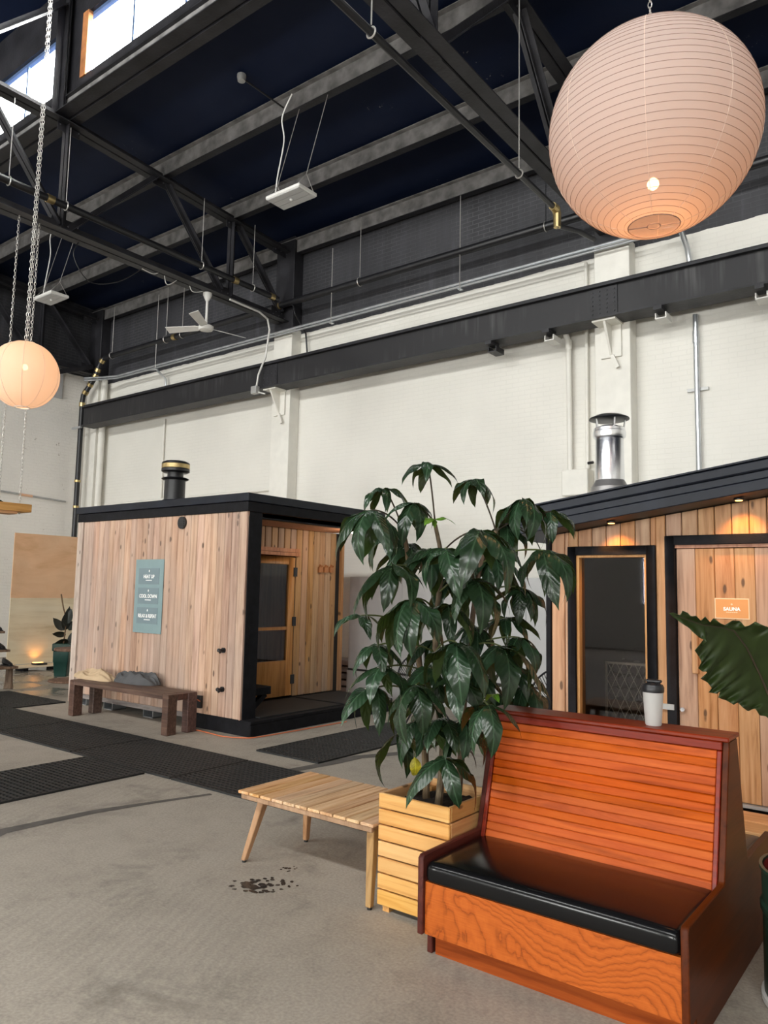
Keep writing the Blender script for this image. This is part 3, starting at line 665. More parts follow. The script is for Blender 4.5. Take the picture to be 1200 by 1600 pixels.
t = thing('thin_conduit', (-13.7, 9.95, 3), 'thin white conduit on the wall left of the black flue', 'conduit')
MB().tube([(-13.72, 9.96, 2.3), (-13.72, 9.96, 5.22)], .022, 8).build('conduit', 'white_paint', t)
MB().tube([(-13.9, 9.62, 6.27), (-13.72, 9.68, 6.26), (-13.68, 9.9, 6.1), (-13.68, 9.95, 5.72)], .022, 8).build('bend', 'galvanised', t)
t = thing('low_conduit', (-16.5, 6.5, 3.3), 'pale horizontal conduit across the far end wall', 'conduit')
MB().tube([(-16.55, 3.0, 3.62), (-16.55, 7.0, 3.62), (-16.55, 9.4, 3.50)], .022, 8).build('conduit', 'grey_metal', t)
MB().tube([(-16.55, 8.3, 3.555), (-16.55, 8.6, 3.54)], .028, 8).build('sleeve', 'plywood_warm', t)
MB().tube([(-15.8, 9.96, 3.45), (-10.3, 9.96, 3.45)], .03, 8).build('run', 'white_paint', t)
MB().box(-16.6, -16.55, 8.45, 9.15, 5.9, 6.6).build('wall_panel', 'panel_grey', None, label='grey metal panel high on the far end wall', cat='panel')

# ---- floor marks
def ground_strip(name, pts, wd, mat, par=None):
    pts = [Vector(p) for p in pts]; vs = []; fs = []
    for i, p in enumerate(pts):
        d = (pts[min(i + 1, len(pts) - 1)] - pts[max(i - 1, 0)]).normalized(); s = Vector((-d.y, d.x, 0)) * wd[i] / 2
        vs += [p + s, p - s]
    for i in range(len(pts) - 1): fs.append((2 * i, 2 * i + 1, 2 * i + 3, 2 * i + 2))
    m = MB(); m.add([(v.x, v.y, .0015) for v in vs], fs); return m.build(name, mat, par)
fl = bpy.data.objects['floor']
pp = [on('Z', 0, *q) for q in ((-40, 1320), (0, 1300), (60, 1287), (150, 1268), (240, 1254), (330, 1241))]
ground_strip('repair_seam', pp, [.13, .12, .10, .09, .06, .05], 'floor_patch', fl)
pp = [on('Z', 0, *q) for q in ((450, 1205), (520, 1192), (560, 1183), (640, 1176))]
ground_strip('repair_seam', pp, [.12, .13, .14, .14], 'floor_patch', fl)
def blot(px, py, rx, ry, n, k):
    rnd = random.Random(k); c = on('Z', 0, px, py)
    for i in range(n):
        a = rnd.uniform(0, 6.28); q = rnd.random() ** .7
        cx, cy = px + rx * q * math.cos(a), py + ry * q * math.sin(a); s = (1 - q) * .5 + .5
        m = MB(); vs = []; nn = 9
        for j in range(nn):
            b = 2 * math.pi * j / nn; rr = rnd.uniform(.6, 1.15) * s
            w_ = on('Z', 0, cx + rx * .17 * rr * math.cos(b), cy + ry * .2 * rr * math.sin(b)); vs.append((w_.x, w_.y, .001 + i * .00005))
        m.add(vs, [tuple(range(nn))]); m.build('water_mark', 'wet_mark', fl)
blot(400, 1385, 44, 13, 46, 1); blot(447, 1358, 18, 6, 12, 2); blot(440, 1380, 26, 14, 10, 5)

# ================================================================== LEFT SAUNA CABIN
cab = thing('sauna_cabin', (-8.0, 7.0, 0), 'left sauna cabin with pale cedar side wall, black flat roof and open porch', 'cabin')
def plank_mesh(w_, h_, axis, gap=.006, th=.02, mat='cedar_side'):
    g = w_ - gap
    m = MB().box(-g / 2, g / 2, 0, th, 0, h_) if axis == 'x' else MB().box(-th, 0, -g / 2, g / 2, 0, h_)
    return m.mesh('plank', (0, 0, 0), mat, bevel=.0085)
YL = 5.76; n = 27; xa, xb = -9.62, -6.35; wp = (xb - xa) / n
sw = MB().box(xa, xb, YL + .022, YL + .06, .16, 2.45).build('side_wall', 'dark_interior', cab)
me = plank_mesh(wp, 2.31, 'x')
for i in range(n): put('plank', me, (xa + (i + .5) * wp, YL, .145), sw)
MB().box(-9.74, -9.62, YL - .02, YL + .06, .02, 2.45)  .build('corner_board', 'pale_board', cab, bevel=.004)
MB().box(-6.352, -6.332, YL - .004, YL + .02, .146, 2.45).build('edge_strip', 'cedar_side', cab)
MB().box(-6.47, -6.325, YL + .022, YL + .22, .10, 2.45).build('corner_post', 'black_stain', cab, bevel=.006)
MB().box(-9.65, -7.05, YL + .03, YL + .07, .08, .20).build('skirt_board', 'grey_skirt', cab, bevel=.004)
MB().box(-7.02, -6.17, YL - .005, YL + .04, .0, .14).build('base_board', 'black_stain', cab, bevel=.005)
for x in (-9.45, -8.85, -8.0, -7.12):
    f = MB(); y = YL + .02
    f.box(x - .10, x - .09, y, y + .2, 0, .085).box(x + .09, x + .10, y, y + .2, 0, .085).box(x - .10, x + .10, y, y + .2, 0, .01)
    f.build('steel_foot', 'galvanised', cab)
# roof with two tiers of black fascia
rf = MB().box(-9.76, -6.31, 5.74, 8.22, 2.45, 2.56).build('roof', 'black_stain', cab, bevel=.005)
MB().box(-9.78, -6.29, 5.72, 8.24, 2.562, 2.655).build('roof_cap', 'roof_metal', rf, bevel=.006)
MB().box(-7.18, -6.33, 5.78, 8.16, 2.40, 2.449).build('porch_soffit', 'cedar_trim', rf)
MB().box(-6.42, -6.33, 5.98, 8.16, 2.385, 2.448).build('lintel', 'black_stain', rf)
MB().box(-9.7, -7.3, 8.06, 8.12, .1, 2.449).build('far_wall', 'cedar_trim', cab)
MB().box(-9.7, -9.64, 5.83, 8.06, .1, 2.449).build('end_wall', 'cedar_trim', cab)
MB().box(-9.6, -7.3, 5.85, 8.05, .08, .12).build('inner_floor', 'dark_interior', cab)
# deck
dk = MB().box(-7.18, -6.165, YL, 8.30, .0, .13).build('deck', 'black_stain', cab, bevel=.006)
MB().box(-7.18, -6.16, YL - .004, 8.30, .132, .165).build('deck_edge', 'black_stain', dk, bevel=.004)
for y0, y1 in ((5.98, 7.35), (7.42, 8.25)): MB().box(-7.1, -6.25, y0, y1, .166, .178).build('deck_mat', 'black_rubber', dk)
# porch wall with planks around the door
XP = -7.2
yd1 = on('X', XP, 457, 1000).y; yd0 = yd1 - .78; ydt = on('X', XP, 440, 868).z
yR = on('X', XP, 529, 1000).y
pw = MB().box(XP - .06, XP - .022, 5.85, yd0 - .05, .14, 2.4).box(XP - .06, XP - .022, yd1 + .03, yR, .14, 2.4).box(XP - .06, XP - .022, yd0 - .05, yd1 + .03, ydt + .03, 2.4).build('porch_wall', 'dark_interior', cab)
wq = .118; y = 5.86
full = plank_mesh(wq, 2.23, 'y', mat='cedar_porch'); short = plank_mesh(wq, 2.40 - ydt - .08, 'y', mat='cedar_porch')
k = 0
while y + wq <= yd0 - .03: put('plank', full, (XP, y + wq / 2, .172), pw); y += wq
y = yd1 + .025
while y + wq <= yR + .01: put('plank', full, (XP, y + wq / 2, .172), pw); y += wq
y = yd0 - .02
while y + wq <= yd1 + .12: put('plank', short, (XP, y + wq / 2, ydt + .08), pw); y += wq
MB().box(XP - .05, XP + .025, yR, yR + .05, .165, 2.4).build('end_trim', 'cedar_porch', cab)
MB().box(XP - .01, XP + .04, yd0 - .12, yd1 + .07, ydt, ydt + .045).box(XP - .01, XP + .03, yd0 - .12, yd1 + .07, ydt + .05, ydt + .10).build('door_head_trim', 'cedar_trim', cab)
dr = MB(); st = .115; zb_, zt_ = .19, ydt - .015
gz0, gz1 = on('X', XP, 430, 1033).z, on('X', XP, 430, 881).z
dr.box(XP - .035, XP + .008, yd0, yd0 + st, zb_, zt_).box(XP - .035, XP + .008, yd1 - st, yd1, zb_, zt_).box(XP - .035, XP + .008, yd0 + st, yd1 - st, zb_, gz0).box(XP - .035, XP + .008, yd0 + st, yd1 - st, gz1, zt_)
door = dr.build('door', 'fir_door', cab, bevel=.003)
MB().box(XP - .02, XP - .012, yd0 + st, yd1 - st, gz0, gz1).build('glass', 'tinted_glass', door)
MB().box(XP - .03, XP + .004, yd0 + st, yd1 - st, gz0 + .40, gz0 + .44).build('glazing_rail', 'fir_door', door)
MB().tube([(XP + .01, yd0 + .07, .98), (XP + .06, yd0 + .07, .98), (XP + .06, yd0 + .07, 1.48), (XP + .01, yd0 + .07, 1.48)], .014, 8).build('handle', 'black_metal', door)
for z in (.34, 1.1, 1.76): MB().box(XP + .009, XP + .02, yd1 - .03, yd1 + .035, z, z + .12).build('hinge', 'black_metal', door)
for px in (499, 507.5, 516):
    c = on('X', XP, px, 888)
    MB().prism([(c.y - .035, c.z - .06), (c.y + .035, c.z - .06), (c.y + .035, c.z + .04), (c.y + .01, c.z), (c.y, c.z + .05), (c.y - .015, c.z + .01), (c.y - .035, c.z + .02)], 'x', XP + .001, XP + .035).build('coat_hook', 'rust_wood', cab, label='cedar coat hook')
MB().box(-7.16, -6.50, 5.99, 6.38, .37, .46).build('porch_bench_seat', 'black_stain', cab, bevel=.005)
MB().bar((-6.56, 6.33, .37), (-6.56, 6.05, .17), .06, .06, (1, 0, 0)).build('porch_bench_brace', 'black_stain', cab)
q = on('X', -6.5, 550, 822)
lampb = MB().box(q.x - .05, q.x + .05, q.y - .10, q.y + .10, 2.355, 2.384).build('porch_light', 'porch_lamp', cab, label='small bright porch lamp')
pl = bpy.data.lights.new('porch_light_glow', 'POINT'); pl.energy = 7; pl.color = (1, .90, .78); pl.shadow_soft_size = .05
po = bpy.data.objects.new('porch_light_glow', pl); C.objects.link(po); po.location = (q.x, q.y, 2.30)
# fittings on the side wall
v = MB(); c = on('Y', YL, 286, 817)
def disc(m, c, r, th, axis='y', n=20):
    return m.tube([c, Vector(c) + (Vector((0, -th, 0)) if axis == 'y' else Vector((th, 0, 0)))], r, n)
vt = disc(v, c, .075, .025).build('round_vent', 'black_metal', cab)
for k in range(4): MB().box(c.x - .05, c.x + .05, c.y - .032, c.y - .024, c.z - .045 + k * .027, c.z - .033 + k * .027).build('louvre', 'black_metal', vt)
for px, py in ((350, 1016), (348, 1077)):
    c = on('Y', YL, px, py); m = MB(); disc(m, c, .03, .02); m.tube([c + Vector((0, -.02, 0)), c + Vector((0, -.07, .005)), c + Vector((.03, -.08, -.02))], .014, 8); m.ball(c + Vector((-.03, -.05, 0)), .022, 8)
    m.build('robe_knob', 'black_metal', cab)
c = on('Y', YL, 313, 1096)
ot = MB().box(c.x - .05, c.x + .05, c.y - .04, c.y, c.z - .07, c.z + .07).build('outlet_box', 'black_metal', cab, bevel=.006)

# ---- flue on the left cabin
c = Vector((-8.78, 6.6, 2.657))
fl1 = thing('black_flue', c, 'short black flue with brass banded cap on the left cabin roof', 'chimney')
s_ = .97
MB().lathe([(.26, 0), (.25, .03), (.165, .13), (.16, .14)], c, 24).build('flashing', 'black_metal', fl1)
MB().lathe([(.145, .12), (.145, .42), (.17, .425), (.19, .44), (.17, .455), (.11, .46)], c, 24).build('pipe', 'black_metal', fl1)
MB().lathe([(.11, .45), (.11, .54)], c, 20).build('neck', 'black_metal', fl1)
MB().lathe([(.17, .53), (.195, .545), (.195, .58), (.19, .585)], c, 24).build('cap_base', 'black_metal', fl1)
MB().lathe([(.19, .585), (.195, .59), (.195, .645), (.19, .65)], c, 24).build('cap_band', 'brass', fl1)
MB().lathe([(.195, .65), (.19, .67), (.15, .69), (.02, .70)], c, 24).build('cap_lid', 'black_metal', fl1)

# ---- poster on the left cabin
x0, x1 = -8.355, -7.785; z0, z1 = 1.015, 1.925; yp = YL - .006
po_ = thing('poster', ((x0 + x1) / 2, yp, z0), 'teal sauna poster with three white headings on the left cabin wall', 'poster')
MB().box(x0, x1, yp - .006, yp, z0, z1).build('sheet', 'sign_teal', po_)
cx = (x0 + x1) / 2
for k, (a, b) in enumerate((('HEAT UP', '15 minutes'), ('COOL DOWN', '3 minutes'), ('RELAX & REPEAT', '10 minutes'))):
    zc = 1.715 - k * .243
    pn = MB().box(x0 + .07, x1 - .08, yp - .0085, yp - .0065, zc - .10, zc + .10).build('print_panel', 'sign_panel', po_)
    text('lettering', a, .062, (cx, yp - .010, zc - .005), 'sign_white', pn, bold=.0012, squeeze=.80 if k == 2 else .9)
    ln = MB()
    for j in range(5): ln.box(cx - .06 + j * .025, cx - .06 + j * .025 + .019, yp - .011, yp - .009, zc - .056, zc - .044)
    ln.build('small_print', 'sign_white', pn)
    ic = MB().ball((cx, yp - .009, zc + .065), .016, 8, (.6, .15, 1)).build('icon', 'sign_white', pn)

# ---- dark bench with two towels
bx0, bx1, by0, by1, bz = -8.80, -6.86, 5.20, 5.60, .432
bn = thing('wooden_bench', ((bx0 + bx1) / 2, 5.4, 0), 'dark brown wooden bench along the left cabin wall', 'bench')
for k in range(2):
    a = by0 + k * .2; MB().box(bx0 + .10, bx1 - .10, a + .001, a + .199, bz - .055, bz).build('seat_plank', 'bench_dark', bn, bevel=.004)
for x in (bx0, bx1 - .10):
    for y in (by0, by1 - .13): MB().box(x, x + .10, y, y + .13, 0, bz).build('leg', 'bench_dark', bn, bevel=.008)
    MB().box(x + .004, x + .096, by0 + .13, by1 - .13, bz - .07, bz - .002).build('end_rail', 'bench_dark', bn, bevel=.004)
from mathutils import noise as mnoise
def heap(name, c, lx, ly, h, seed, mat, rot=0.0, **kw):
    nx, ny = 48, 30; vs = []; fs = []
    for j in range(ny + 1):
        for i in range(nx + 1):
            u, v = 2 * i / nx - 1, 2 * j / ny - 1
            a = math.atan2(v, u); wob = 1 + .16 * mnoise.noise((math.cos(a) * 1.3 + seed, math.sin(a) * 1.3, seed))
            # square to disc
            X, Y = u * math.sqrt(1 - v * v / 2), v * math.sqrt(1 - u * u / 2); r = math.hypot(X, Y)
            env = max(0.0, 1 - r ** 3.2) ** .55
            f1 = abs(mnoise.noise((u * 1.7 + seed * 3, v * 2.6, seed))); f2 = mnoise.noise((u * 4.5 + seed, v * 3 + 7, seed * 2))
            z = h * env * (.50 + .75 * (1 - 2.2 * f1) * .45 + .22 * f2 + .18 * math.sin(v * 5 + u * 2.2 + seed))
            z = max(z, .004 + .012 * env)
            px, py = X * wob * lx / 2, Y * wob * ly / 2
            vs.append((c[0] + px * math.cos(rot) - py * math.sin(rot), c[1] + px * math.sin(rot) + py * math.cos(rot), c[2] + z))
    for j in range(ny):
        for i in range(nx): k = j * (nx + 1) + i; fs.append((k, k + 1, k + nx + 2, k + nx + 1))
    ring = [i for i in range(nx + 1)] + [j * (nx + 1) + nx for j in range(1, ny + 1)] + [ny * (nx + 1) + i for i in range(nx - 1, -1, -1)] + [j * (nx + 1) for j in range(ny - 1, 0, -1)]
    k = len(vs); vs += [(vs[i][0], vs[i][1], c[2]) for i in ring]; L = len(ring)
    for q in range(L): fs.append((ring[q], k + q, k + (q + 1) % L, ring[(q + 1) % L]))
    fs.append(tuple(k + q for q in range(L)))
    return MB().add(vs, fs).build(name, mat, None, angle=80, **kw)
q1 = on('Z', bz + .03, 150, 1056); q2 = on('Z', bz + .03, 214, 1063)
heap('towel', (q1.x, q1.y, bz + .001), .92, .32, .125, 1.3, 'cloth_tan', R(-4), label='crumpled tan towel on the far end of the dark bench', cat='towel')
heap('towel', (q2.x, q2.y, bz + .001), .82, .30, .155, 4.1, 'cloth_grey', R(3), label='crumpled grey towel on the middle of the dark bench', cat='towel')

# ---- orange extension cord
c = on('Y', YL - .045, 313, 1096)
cp = [c, c + Vector((-.05, -.05, .02)), (-7.10, 5.66, .18), (-7.12, 5.62, .05), (-7.05, 5.60, .010), (-6.85, 5.62, .010), (-6.6, 5.60, .010), (-6.4, 5.58, .010), (-6.2, 5.66, .010), (-6.1, 5.8, .010), (-6.06, 6.4, .010), (-6.03, 7.2, .010)]
def smooth(pts, n=6):
    pts = [Vector(p) for p in pts]; out = []
    for i in range(len(pts) - 1):
        p0, p1, p2, p3 = pts[max(i - 1, 0)], pts[i], pts[i + 1], pts[min(i + 2, len(pts) - 1)]
        for k in range(n):
            t = k / n; out.append(.5 * ((2 * p1) + (p2 - p0) * t + (2 * p0 - 5 * p1 + 4 * p2 - p3) * t * t + (3 * p1 - p0 - 3 * p2 + p3) * t ** 3))
    return out + [pts[-1]]
MB().tube(smooth(cp), .006, 8).build('extension_cord', 'orange_rubber', None, label='orange extension cord lying along the left cabin base', cat='cord')

# ---- rubber mats
def mat_grid(x0, x1, y0, y1, lab, z=0.0, pitch=.052):
    t = thing('rubber_mat', ((x0 + x1) / 2, (y0 + y1) / 2, z), lab, 'mat', 'black rubber drainage mats')
    MB().box(x0 + .002, x1 - .002, y0 + .002, y1 - .002, z + .001, z + .004).build('underlayer', 'black_rubber', t)
    e = .018
    MB().box(x0, x1, y0, y0 + e, z, z + .016).box(x0, x1, y1 - e, y1, z, z + .016).box(x0, x0 + e, y0 + e, y1 - e, z, z + .016).box(x1 - e, x1, y0 + e, y1 - e, z, z + .016).build('border', 'black_rubber', t)
    m = MB(); nx = max(2, round((x1 - x0) / pitch)); ny = max(2, round((y1 - y0) / pitch))
    for i in range(1, nx):
        x = x0 + (x1 - x0) * i / nx; m.box(x - .011, x + .011, y0 + e, y1 - e, z + .004, z + .013)
    for j in range(1, ny):
        y = y0 + (y1 - y0) * j / ny; m.box(x0 + e, x1 - e, y - .014, y + .014, z + .004, z + .016)
    m.build('ribs', 'black_rubber', t, kind='stuff')
mat_grid(-6.55, -5.64, 2.0, 4.07, 'ribbed black mat reaching out of the left edge nearest the camera')
for k, (a, b, l) in enumerate(((-11.4, -9.9, 'black mat of the long row farthest left'), (-9.88, -8.38, 'black mat of the long row in front of the bench far end'), (-8.36, -6.86, 'black mat of the long row in front of the bench near end'), (-6.84, -5.34, 'black mat of the long row where the cross strip meets it'), (-5.32, -3.82, 'black mat of the long row just beyond the slatted table'), (-3.80, -2.9, 'black mat of the long row running behind the slatted table'))):
    mat_grid(a, b, 4.10, 4.98, l)
mat_grid(-11.3, -9.75, 5.0, 5.72, 'black mat beyond the long row left of the dark bench')
mat_grid(-5.62, -4.80, 5.34, 6.9, 'black mat set apart in front of the cabin porch deck')
mat_grid(-5.62, -4.80, 6.92, 7.5, 'black mat behind the plant beyond the porch deck')

# ================================================================== RIGHT SAUNA CABIN
YF = 5.8
sn = thing('sauna_cabin', (-1.0, 7.0, 0), 'right sauna cabin with sloped black metal roof, tall window and planked door', 'cabin')
rz = lambda x: 2.098 + .138 * (x + 2.583)          # underside of the sloping roof
SX0, SX1 = -2.70, .9
WX0, WX1, WT = -2.552, -1.85, 1.978                # window frame outside
DX0, DX1, DT = -1.779, -.83, 2.045                 # door frame outside
PB = .10
fw = MB()
for a, b, z0, zt in ((SX0, WX0 + .02, PB, None), (WX1 - .02, DX0 + .02, PB, None), (DX1 - .02, SX1, PB, None), (WX0 + .02, WX1 - .02, WT - .02, None), (DX0 + .02, DX1 - .02, DT - .02, None), (WX0 + .02, WX1 - .02, PB, .24)):
    if zt: fw.box(a, b, YF + .022, YF + .07, z0, zt)
    else: fw.prism([(a, z0), (b, z0), (b, rz(b) - .003), (a, rz(a) - .003)], 'y', YF + .022, YF + .07)
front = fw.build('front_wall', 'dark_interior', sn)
wp = .1157; i = 0; x = SX0
while x < SX1 - .01:
    a, b = x, min(x + wp, SX1); a2, b2 = a + .0025, b - .0025
    segs = []                                     # (x from, x to, z bottom) pieces of this board
    cuts = sorted(set([a2, b2] + [c for c in (WX0, WX1, DX0, DX1) if a2 < c < b2]))
    for p, q in zip(cuts, cuts[1:]):
        m_ = (p + q) / 2
        zb0 = WT if WX0 < m_ < WX1 else (DT if DX0 < m_ < DX1 else PB)
        if segs and abs(segs[-1][2] - zb0) < 1e-6: segs[-1][1] = q
        else: segs.append([p, q, zb0])
    for p, q, zb0 in segs:
        if q - p < .012: continue
        MB().prism([(p, zb0), (q, zb0), (q, rz(q) - .004), (p, rz(p) - .004)], 'y', YF, YF + .02).build('plank', 'cedar_front', front, bevel=.005)
    x += wp
MB().box(SX0 - .045, SX0 - .002, YF - .012, YF + .05, .02, rz(SX0) - .01).build('corner_trim', 'black_stain', sn, bevel=.004)
MB().prism([(YF + .07, .1), (8.3, .1), (8.3, rz(SX0) - .01), (YF + .07, rz(SX0) - .01)], 'x', SX0, SX0 + .05).build('side_wall', 'black_stain', sn)
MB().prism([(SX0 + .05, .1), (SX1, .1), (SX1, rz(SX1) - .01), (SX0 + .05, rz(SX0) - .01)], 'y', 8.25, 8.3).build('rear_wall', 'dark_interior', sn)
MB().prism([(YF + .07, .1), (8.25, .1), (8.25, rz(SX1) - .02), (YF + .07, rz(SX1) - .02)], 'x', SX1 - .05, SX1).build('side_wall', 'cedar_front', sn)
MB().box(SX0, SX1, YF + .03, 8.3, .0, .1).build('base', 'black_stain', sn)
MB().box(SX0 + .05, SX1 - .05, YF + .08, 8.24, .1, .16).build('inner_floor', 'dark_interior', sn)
# roof, its front fascia in three folded tiers
ra, rb = -2.96, 1.25
def slope(m, y0, y1, za, zb): return m.prism([(ra, rz(ra) + za), (rb, rz(rb) + za), (rb, rz(rb) + zb), (ra, rz(ra) + zb)], 'y', y0, y1)
roof = slope(MB(), 5.47, 8.55, .0, .19).build('roof', 'roof_metal', sn)
slope(MB(), 5.440, 5.469, -.004, .070).build('fascia_strip', 'roof_metal', roof, bevel=.005)
slope(MB(), 5.450, 5.469, .073, .125).build('fascia_strip', 'roof_metal', roof, bevel=.004)
slope(MB(), 5.435, 5.469, .128, .200).build('fascia_strip', 'roof_metal', roof, bevel=.010)
slope(MB(), 5.42, 8.56, .2005, .212).build('roof_sheet', 'roof_metal', roof)
MB().prism([(5.44, rz(ra) - .0), (8.55, rz(ra)), (8.55, rz(ra) + .19), (5.44, rz(ra) + .19)], 'x', ra - .03, ra - .002).build('side_fascia', 'roof_metal', roof)
# window
wf = MB(); t_ = .068
wf.box(WX0, WX0 + t_, YF - .022, YF + .03, .2, WT).box(WX1 - t_, WX1, YF - .022, YF + .03, .2, WT).box(WX0 + t_, WX1 - t_, YF - .022, YF + .03, WT - t_, WT).box(WX0 + t_, WX1 - t_, YF - .022, YF + .03, .2, .2 + t_)
win = wf.build('window', 'black_stain', sn, bevel=.003)
jb = MB(); a, b = WX0 + t_, WX1 - t_
jb.box(a, a + .022, YF + .0, YF + .11, .268, WT - t_).box(b - .022, b, YF + .0, YF + .11, .268, WT - t_).box(a + .022, b - .022, YF + .0, YF + .11, WT - t_ - .018, WT - t_)
jb.build('jamb', 'cedar_trim', win)
MB().box(a + .022, b - .022, YF + .055, YF + .063, .268, WT - t_ - .018).build('glass', 'tinted_glass', win)
# door
df = MB(); df.box(DX0, DX0 + t_, YF - .022, YF + .03, .12, DT).box(DX1 - t_, DX1, YF - .022, YF + .03, .12, DT).box(DX0 + t_, DX1 - t_, YF - .022, YF + .03, DT - t_, DT)
dfr = df.build('door_frame', 'black_stain', sn, bevel=.003)
MB().box(DX0 + t_, DX1 - t_, YF + .005, YF + .05, DT - t_ - .022, DT - t_).build('door_head', 'cedar_trim', dfr)
da, db = DX0 + t_ + .004, DX1 - t_ - .004; zb0, zt0 = .19, DT - t_ - .026
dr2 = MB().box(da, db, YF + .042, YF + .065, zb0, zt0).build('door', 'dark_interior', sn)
nb = 6; wd = (db - da) / nb; me = MB().box(-wd / 2 + .0015, wd / 2 - .0015, 0, .02, 0, zt0 - zb0).mesh('plank', (0, 0, 0), 'cedar_front', bevel=.0035)
for k in range(nb): put('plank', me, (da + (k + .5) * wd, YF + .021, zb0), dr2)
MB().box(DX0 + t_, DX1 - t_, YF - .01, YF + .06, .165, .186).build('threshold', 'grey_metal', dfr)
c = on('Y', YF + .02, 1068, 1108); lk = MB().tube([c, c + Vector((0, -.03, 0))], .016, 12); lk.build('lock', 'chrome', dr2, label='small chrome lock')
c = on('Y', YF - .022, 1043, 1104); MB().box(c.x - .045, c.x + .05, c.y - .012, c.y, c.z - .02, c.z + .02).build('latch_plate', 'grey_metal', dfr)
c = on('Y', YF + .02, 1088, 1015); MB().box(c.x - .02, c.x + .02, c.y - .05, c.y - .001, c.z - .17, c.z + .15).build('handle', 'cedar_trim', dr2, bevel=.006)
# eave spots
for k, (px, py) in enumerate(((952, 812), (1152, 770))):
    q = on('Y', 5.60, px, py); zz = rz(q.x) - .002
    sp = MB().lathe([(.035, -.012), (.035, .0)], (q.x, 5.64, zz - .002), 16).build('eave_spot', 'black_metal', sn)
    MB().lathe([(.024, -.004), (.024, .0)], (q.x, 5.64, zz - .0145), 14).build('lens', 'lens_warm', sp)
    l = bpy.data.lights.new('eave_spot_light', 'SPOT'); l.energy = 13; l.color = (1.0, .40, .09); l.spot_size = R(95); l.spot_blend = .8; l.shadow_soft_size = .02
    lo = bpy.data.objects.new('eave_spot_light', l); C.objects.link(lo); lo.location = (q.x, 5.64, zz - .03)
    lo.rotation_euler = (R(24), 0, 0)
# stove of stones behind the window
hx0, hx1, hy0, hy1, hz1 = -2.40, -2.06, 6.20, 6.60, 1.05
ht = thing('sauna_heater', ((hx0 + hx1) / 2, (hy0 + hy1) / 2, .16), 'wire cage heater filled with dark stones behind the tall window', 'heater')
cg = MB()
for a, b in ((hx0, hy0), (hx1, hy0), (hx0, hy1), (hx1, hy1)): cg.box(a - .008, a + .008, b - .008, b + .008, .16, hz1)
cg.box(hx0, hx1, hy0 - .008, hy0 + .008, hz1 - .016, hz1).box(hx0, hx1, hy0 - .008, hy0 + .008, .16, .176); cage = cg.build('frame', 'mesh_steel', ht)
dm = MB(); st = .075
def diam(x0, x1, z0, z1, mk):
    k = x0 - (z1 - z0) / 2
    while k < x1:
        for sg in (1, -1):
            pts = []
            for zq in (z0, z1):
                xx = k + (zq - z0) / 2 if sg > 0 else k + (z1 - z0) / 2 - (zq - z0) / 2
                pts.append((xx, zq))
            (xa, za), (xb, zb2) = pts
            # clip to the cage
            def cl(xa, za, xb, zb2):
                out = []
                for X, Z, X2, Z2 in ((xa, za, xb, zb2), (xb, zb2, xa, za)):
                    if X < x0: Z = Z + (Z2 - Z) * (x0 - X) / (X2 - X); X = x0
                    elif X > x1: Z = Z + (Z2 - Z) * (x1 - X) / (X2 - X); X = x1
                    out.append((X, Z))
                return out
            if max(xa, xb) > x0 and min(xa, xb) < x1:
                (p, q), (r, s) = cl(xa, za, xb, zb2); mk((p, q), (r, s))
        k += st
diam(hx0, hx1, .18, hz1, lambda p, q: dm.bar((p[0], hy0 - .012, p[1]), (q[0], hy0 - .012, q[1]), .004, .004, (0, 1, 0)))
dm.build('wire_mesh', 'mesh_steel', ht, kind='stuff')
rnd = random.Random(3); k = 0
rock = []
for v_ in range(3):
    m = MB().ball((0, 0, 0), 1, 8)
    m.v = [q * (1 + .25 * mnoise.noise(q * 1.7 + Vector((v_ * 9, 0, 0)))) for q in m.v]; rock.append(m.mesh('stone', (0, 0, 0), 'stone_dark', angle=25))
for zi in range(9):
    for xi in range(4):
        for yi in range(1 if zi < 8 else 4):
            o = put('stone', rock[(zi + xi) % 3], (hx0 + .055 + xi * .078 + rnd.uniform(-.01, .01), hy0 + .055 + yi * .09, .21 + zi * .098 + rnd.uniform(-.01, .01)), ht, (rnd.uniform(0, 6), rnd.uniform(0, 6), rnd.uniform(0, 6)))
            o.scale = (.045 + rnd.uniform(0, .008), .043, .048)
MB().box(hx0 + .02, hx1 - .02, hy0 + .10, hy1, .16, hz1 - .1).build('core', 'dark_interior', ht)
sb = thing('sauna_bench', (-1.9, 7.3, .16), 'dark bench shelf seen through the tall window', 'bench')
MB().box(-2.6, -1.0, 7.2, 7.7, .72, .78).build('lower_shelf', 'bench_dark', sb); MB().box(-2.6, -1.0, 7.75, 8.2, 1.22, 1.28).build('upper_shelf', 'bench_dark', sb)
for x in (-2.55, -1.1): MB().box(x, x + .06, 7.3, 7.36, .16, .72).box(x, x + .06, 8.1, 8.16, .16, 1.22).build('support', 'bench_dark', sb)
st_ = MB().box(b - .034, b - .024, YF + .075, YF + .10, .9, 1.86).build('light_strip', 'strip_warm', win)
# doorstep
sp = thing('door_step', (-1.1, 5.5, 0), 'pale pine doorstep in front of the right cabin door', 'step')
for k, (a, b_) in enumerate(((5.26, 5.50), (5.505, 5.745))): MB().box(-1.9, .4, a, b_, .118, .158).build('tread_board', 'step_pine', sp, bevel=.004)
MB().box(-1.88, .38, 5.285, 5.32, 0, .116).build('riser_board', 'step_pine', sp, bevel=.003)
MB().box(-1.88, .38, 5.68, 5.73, 0, .116).build('rear_board', 'step_pine', sp)
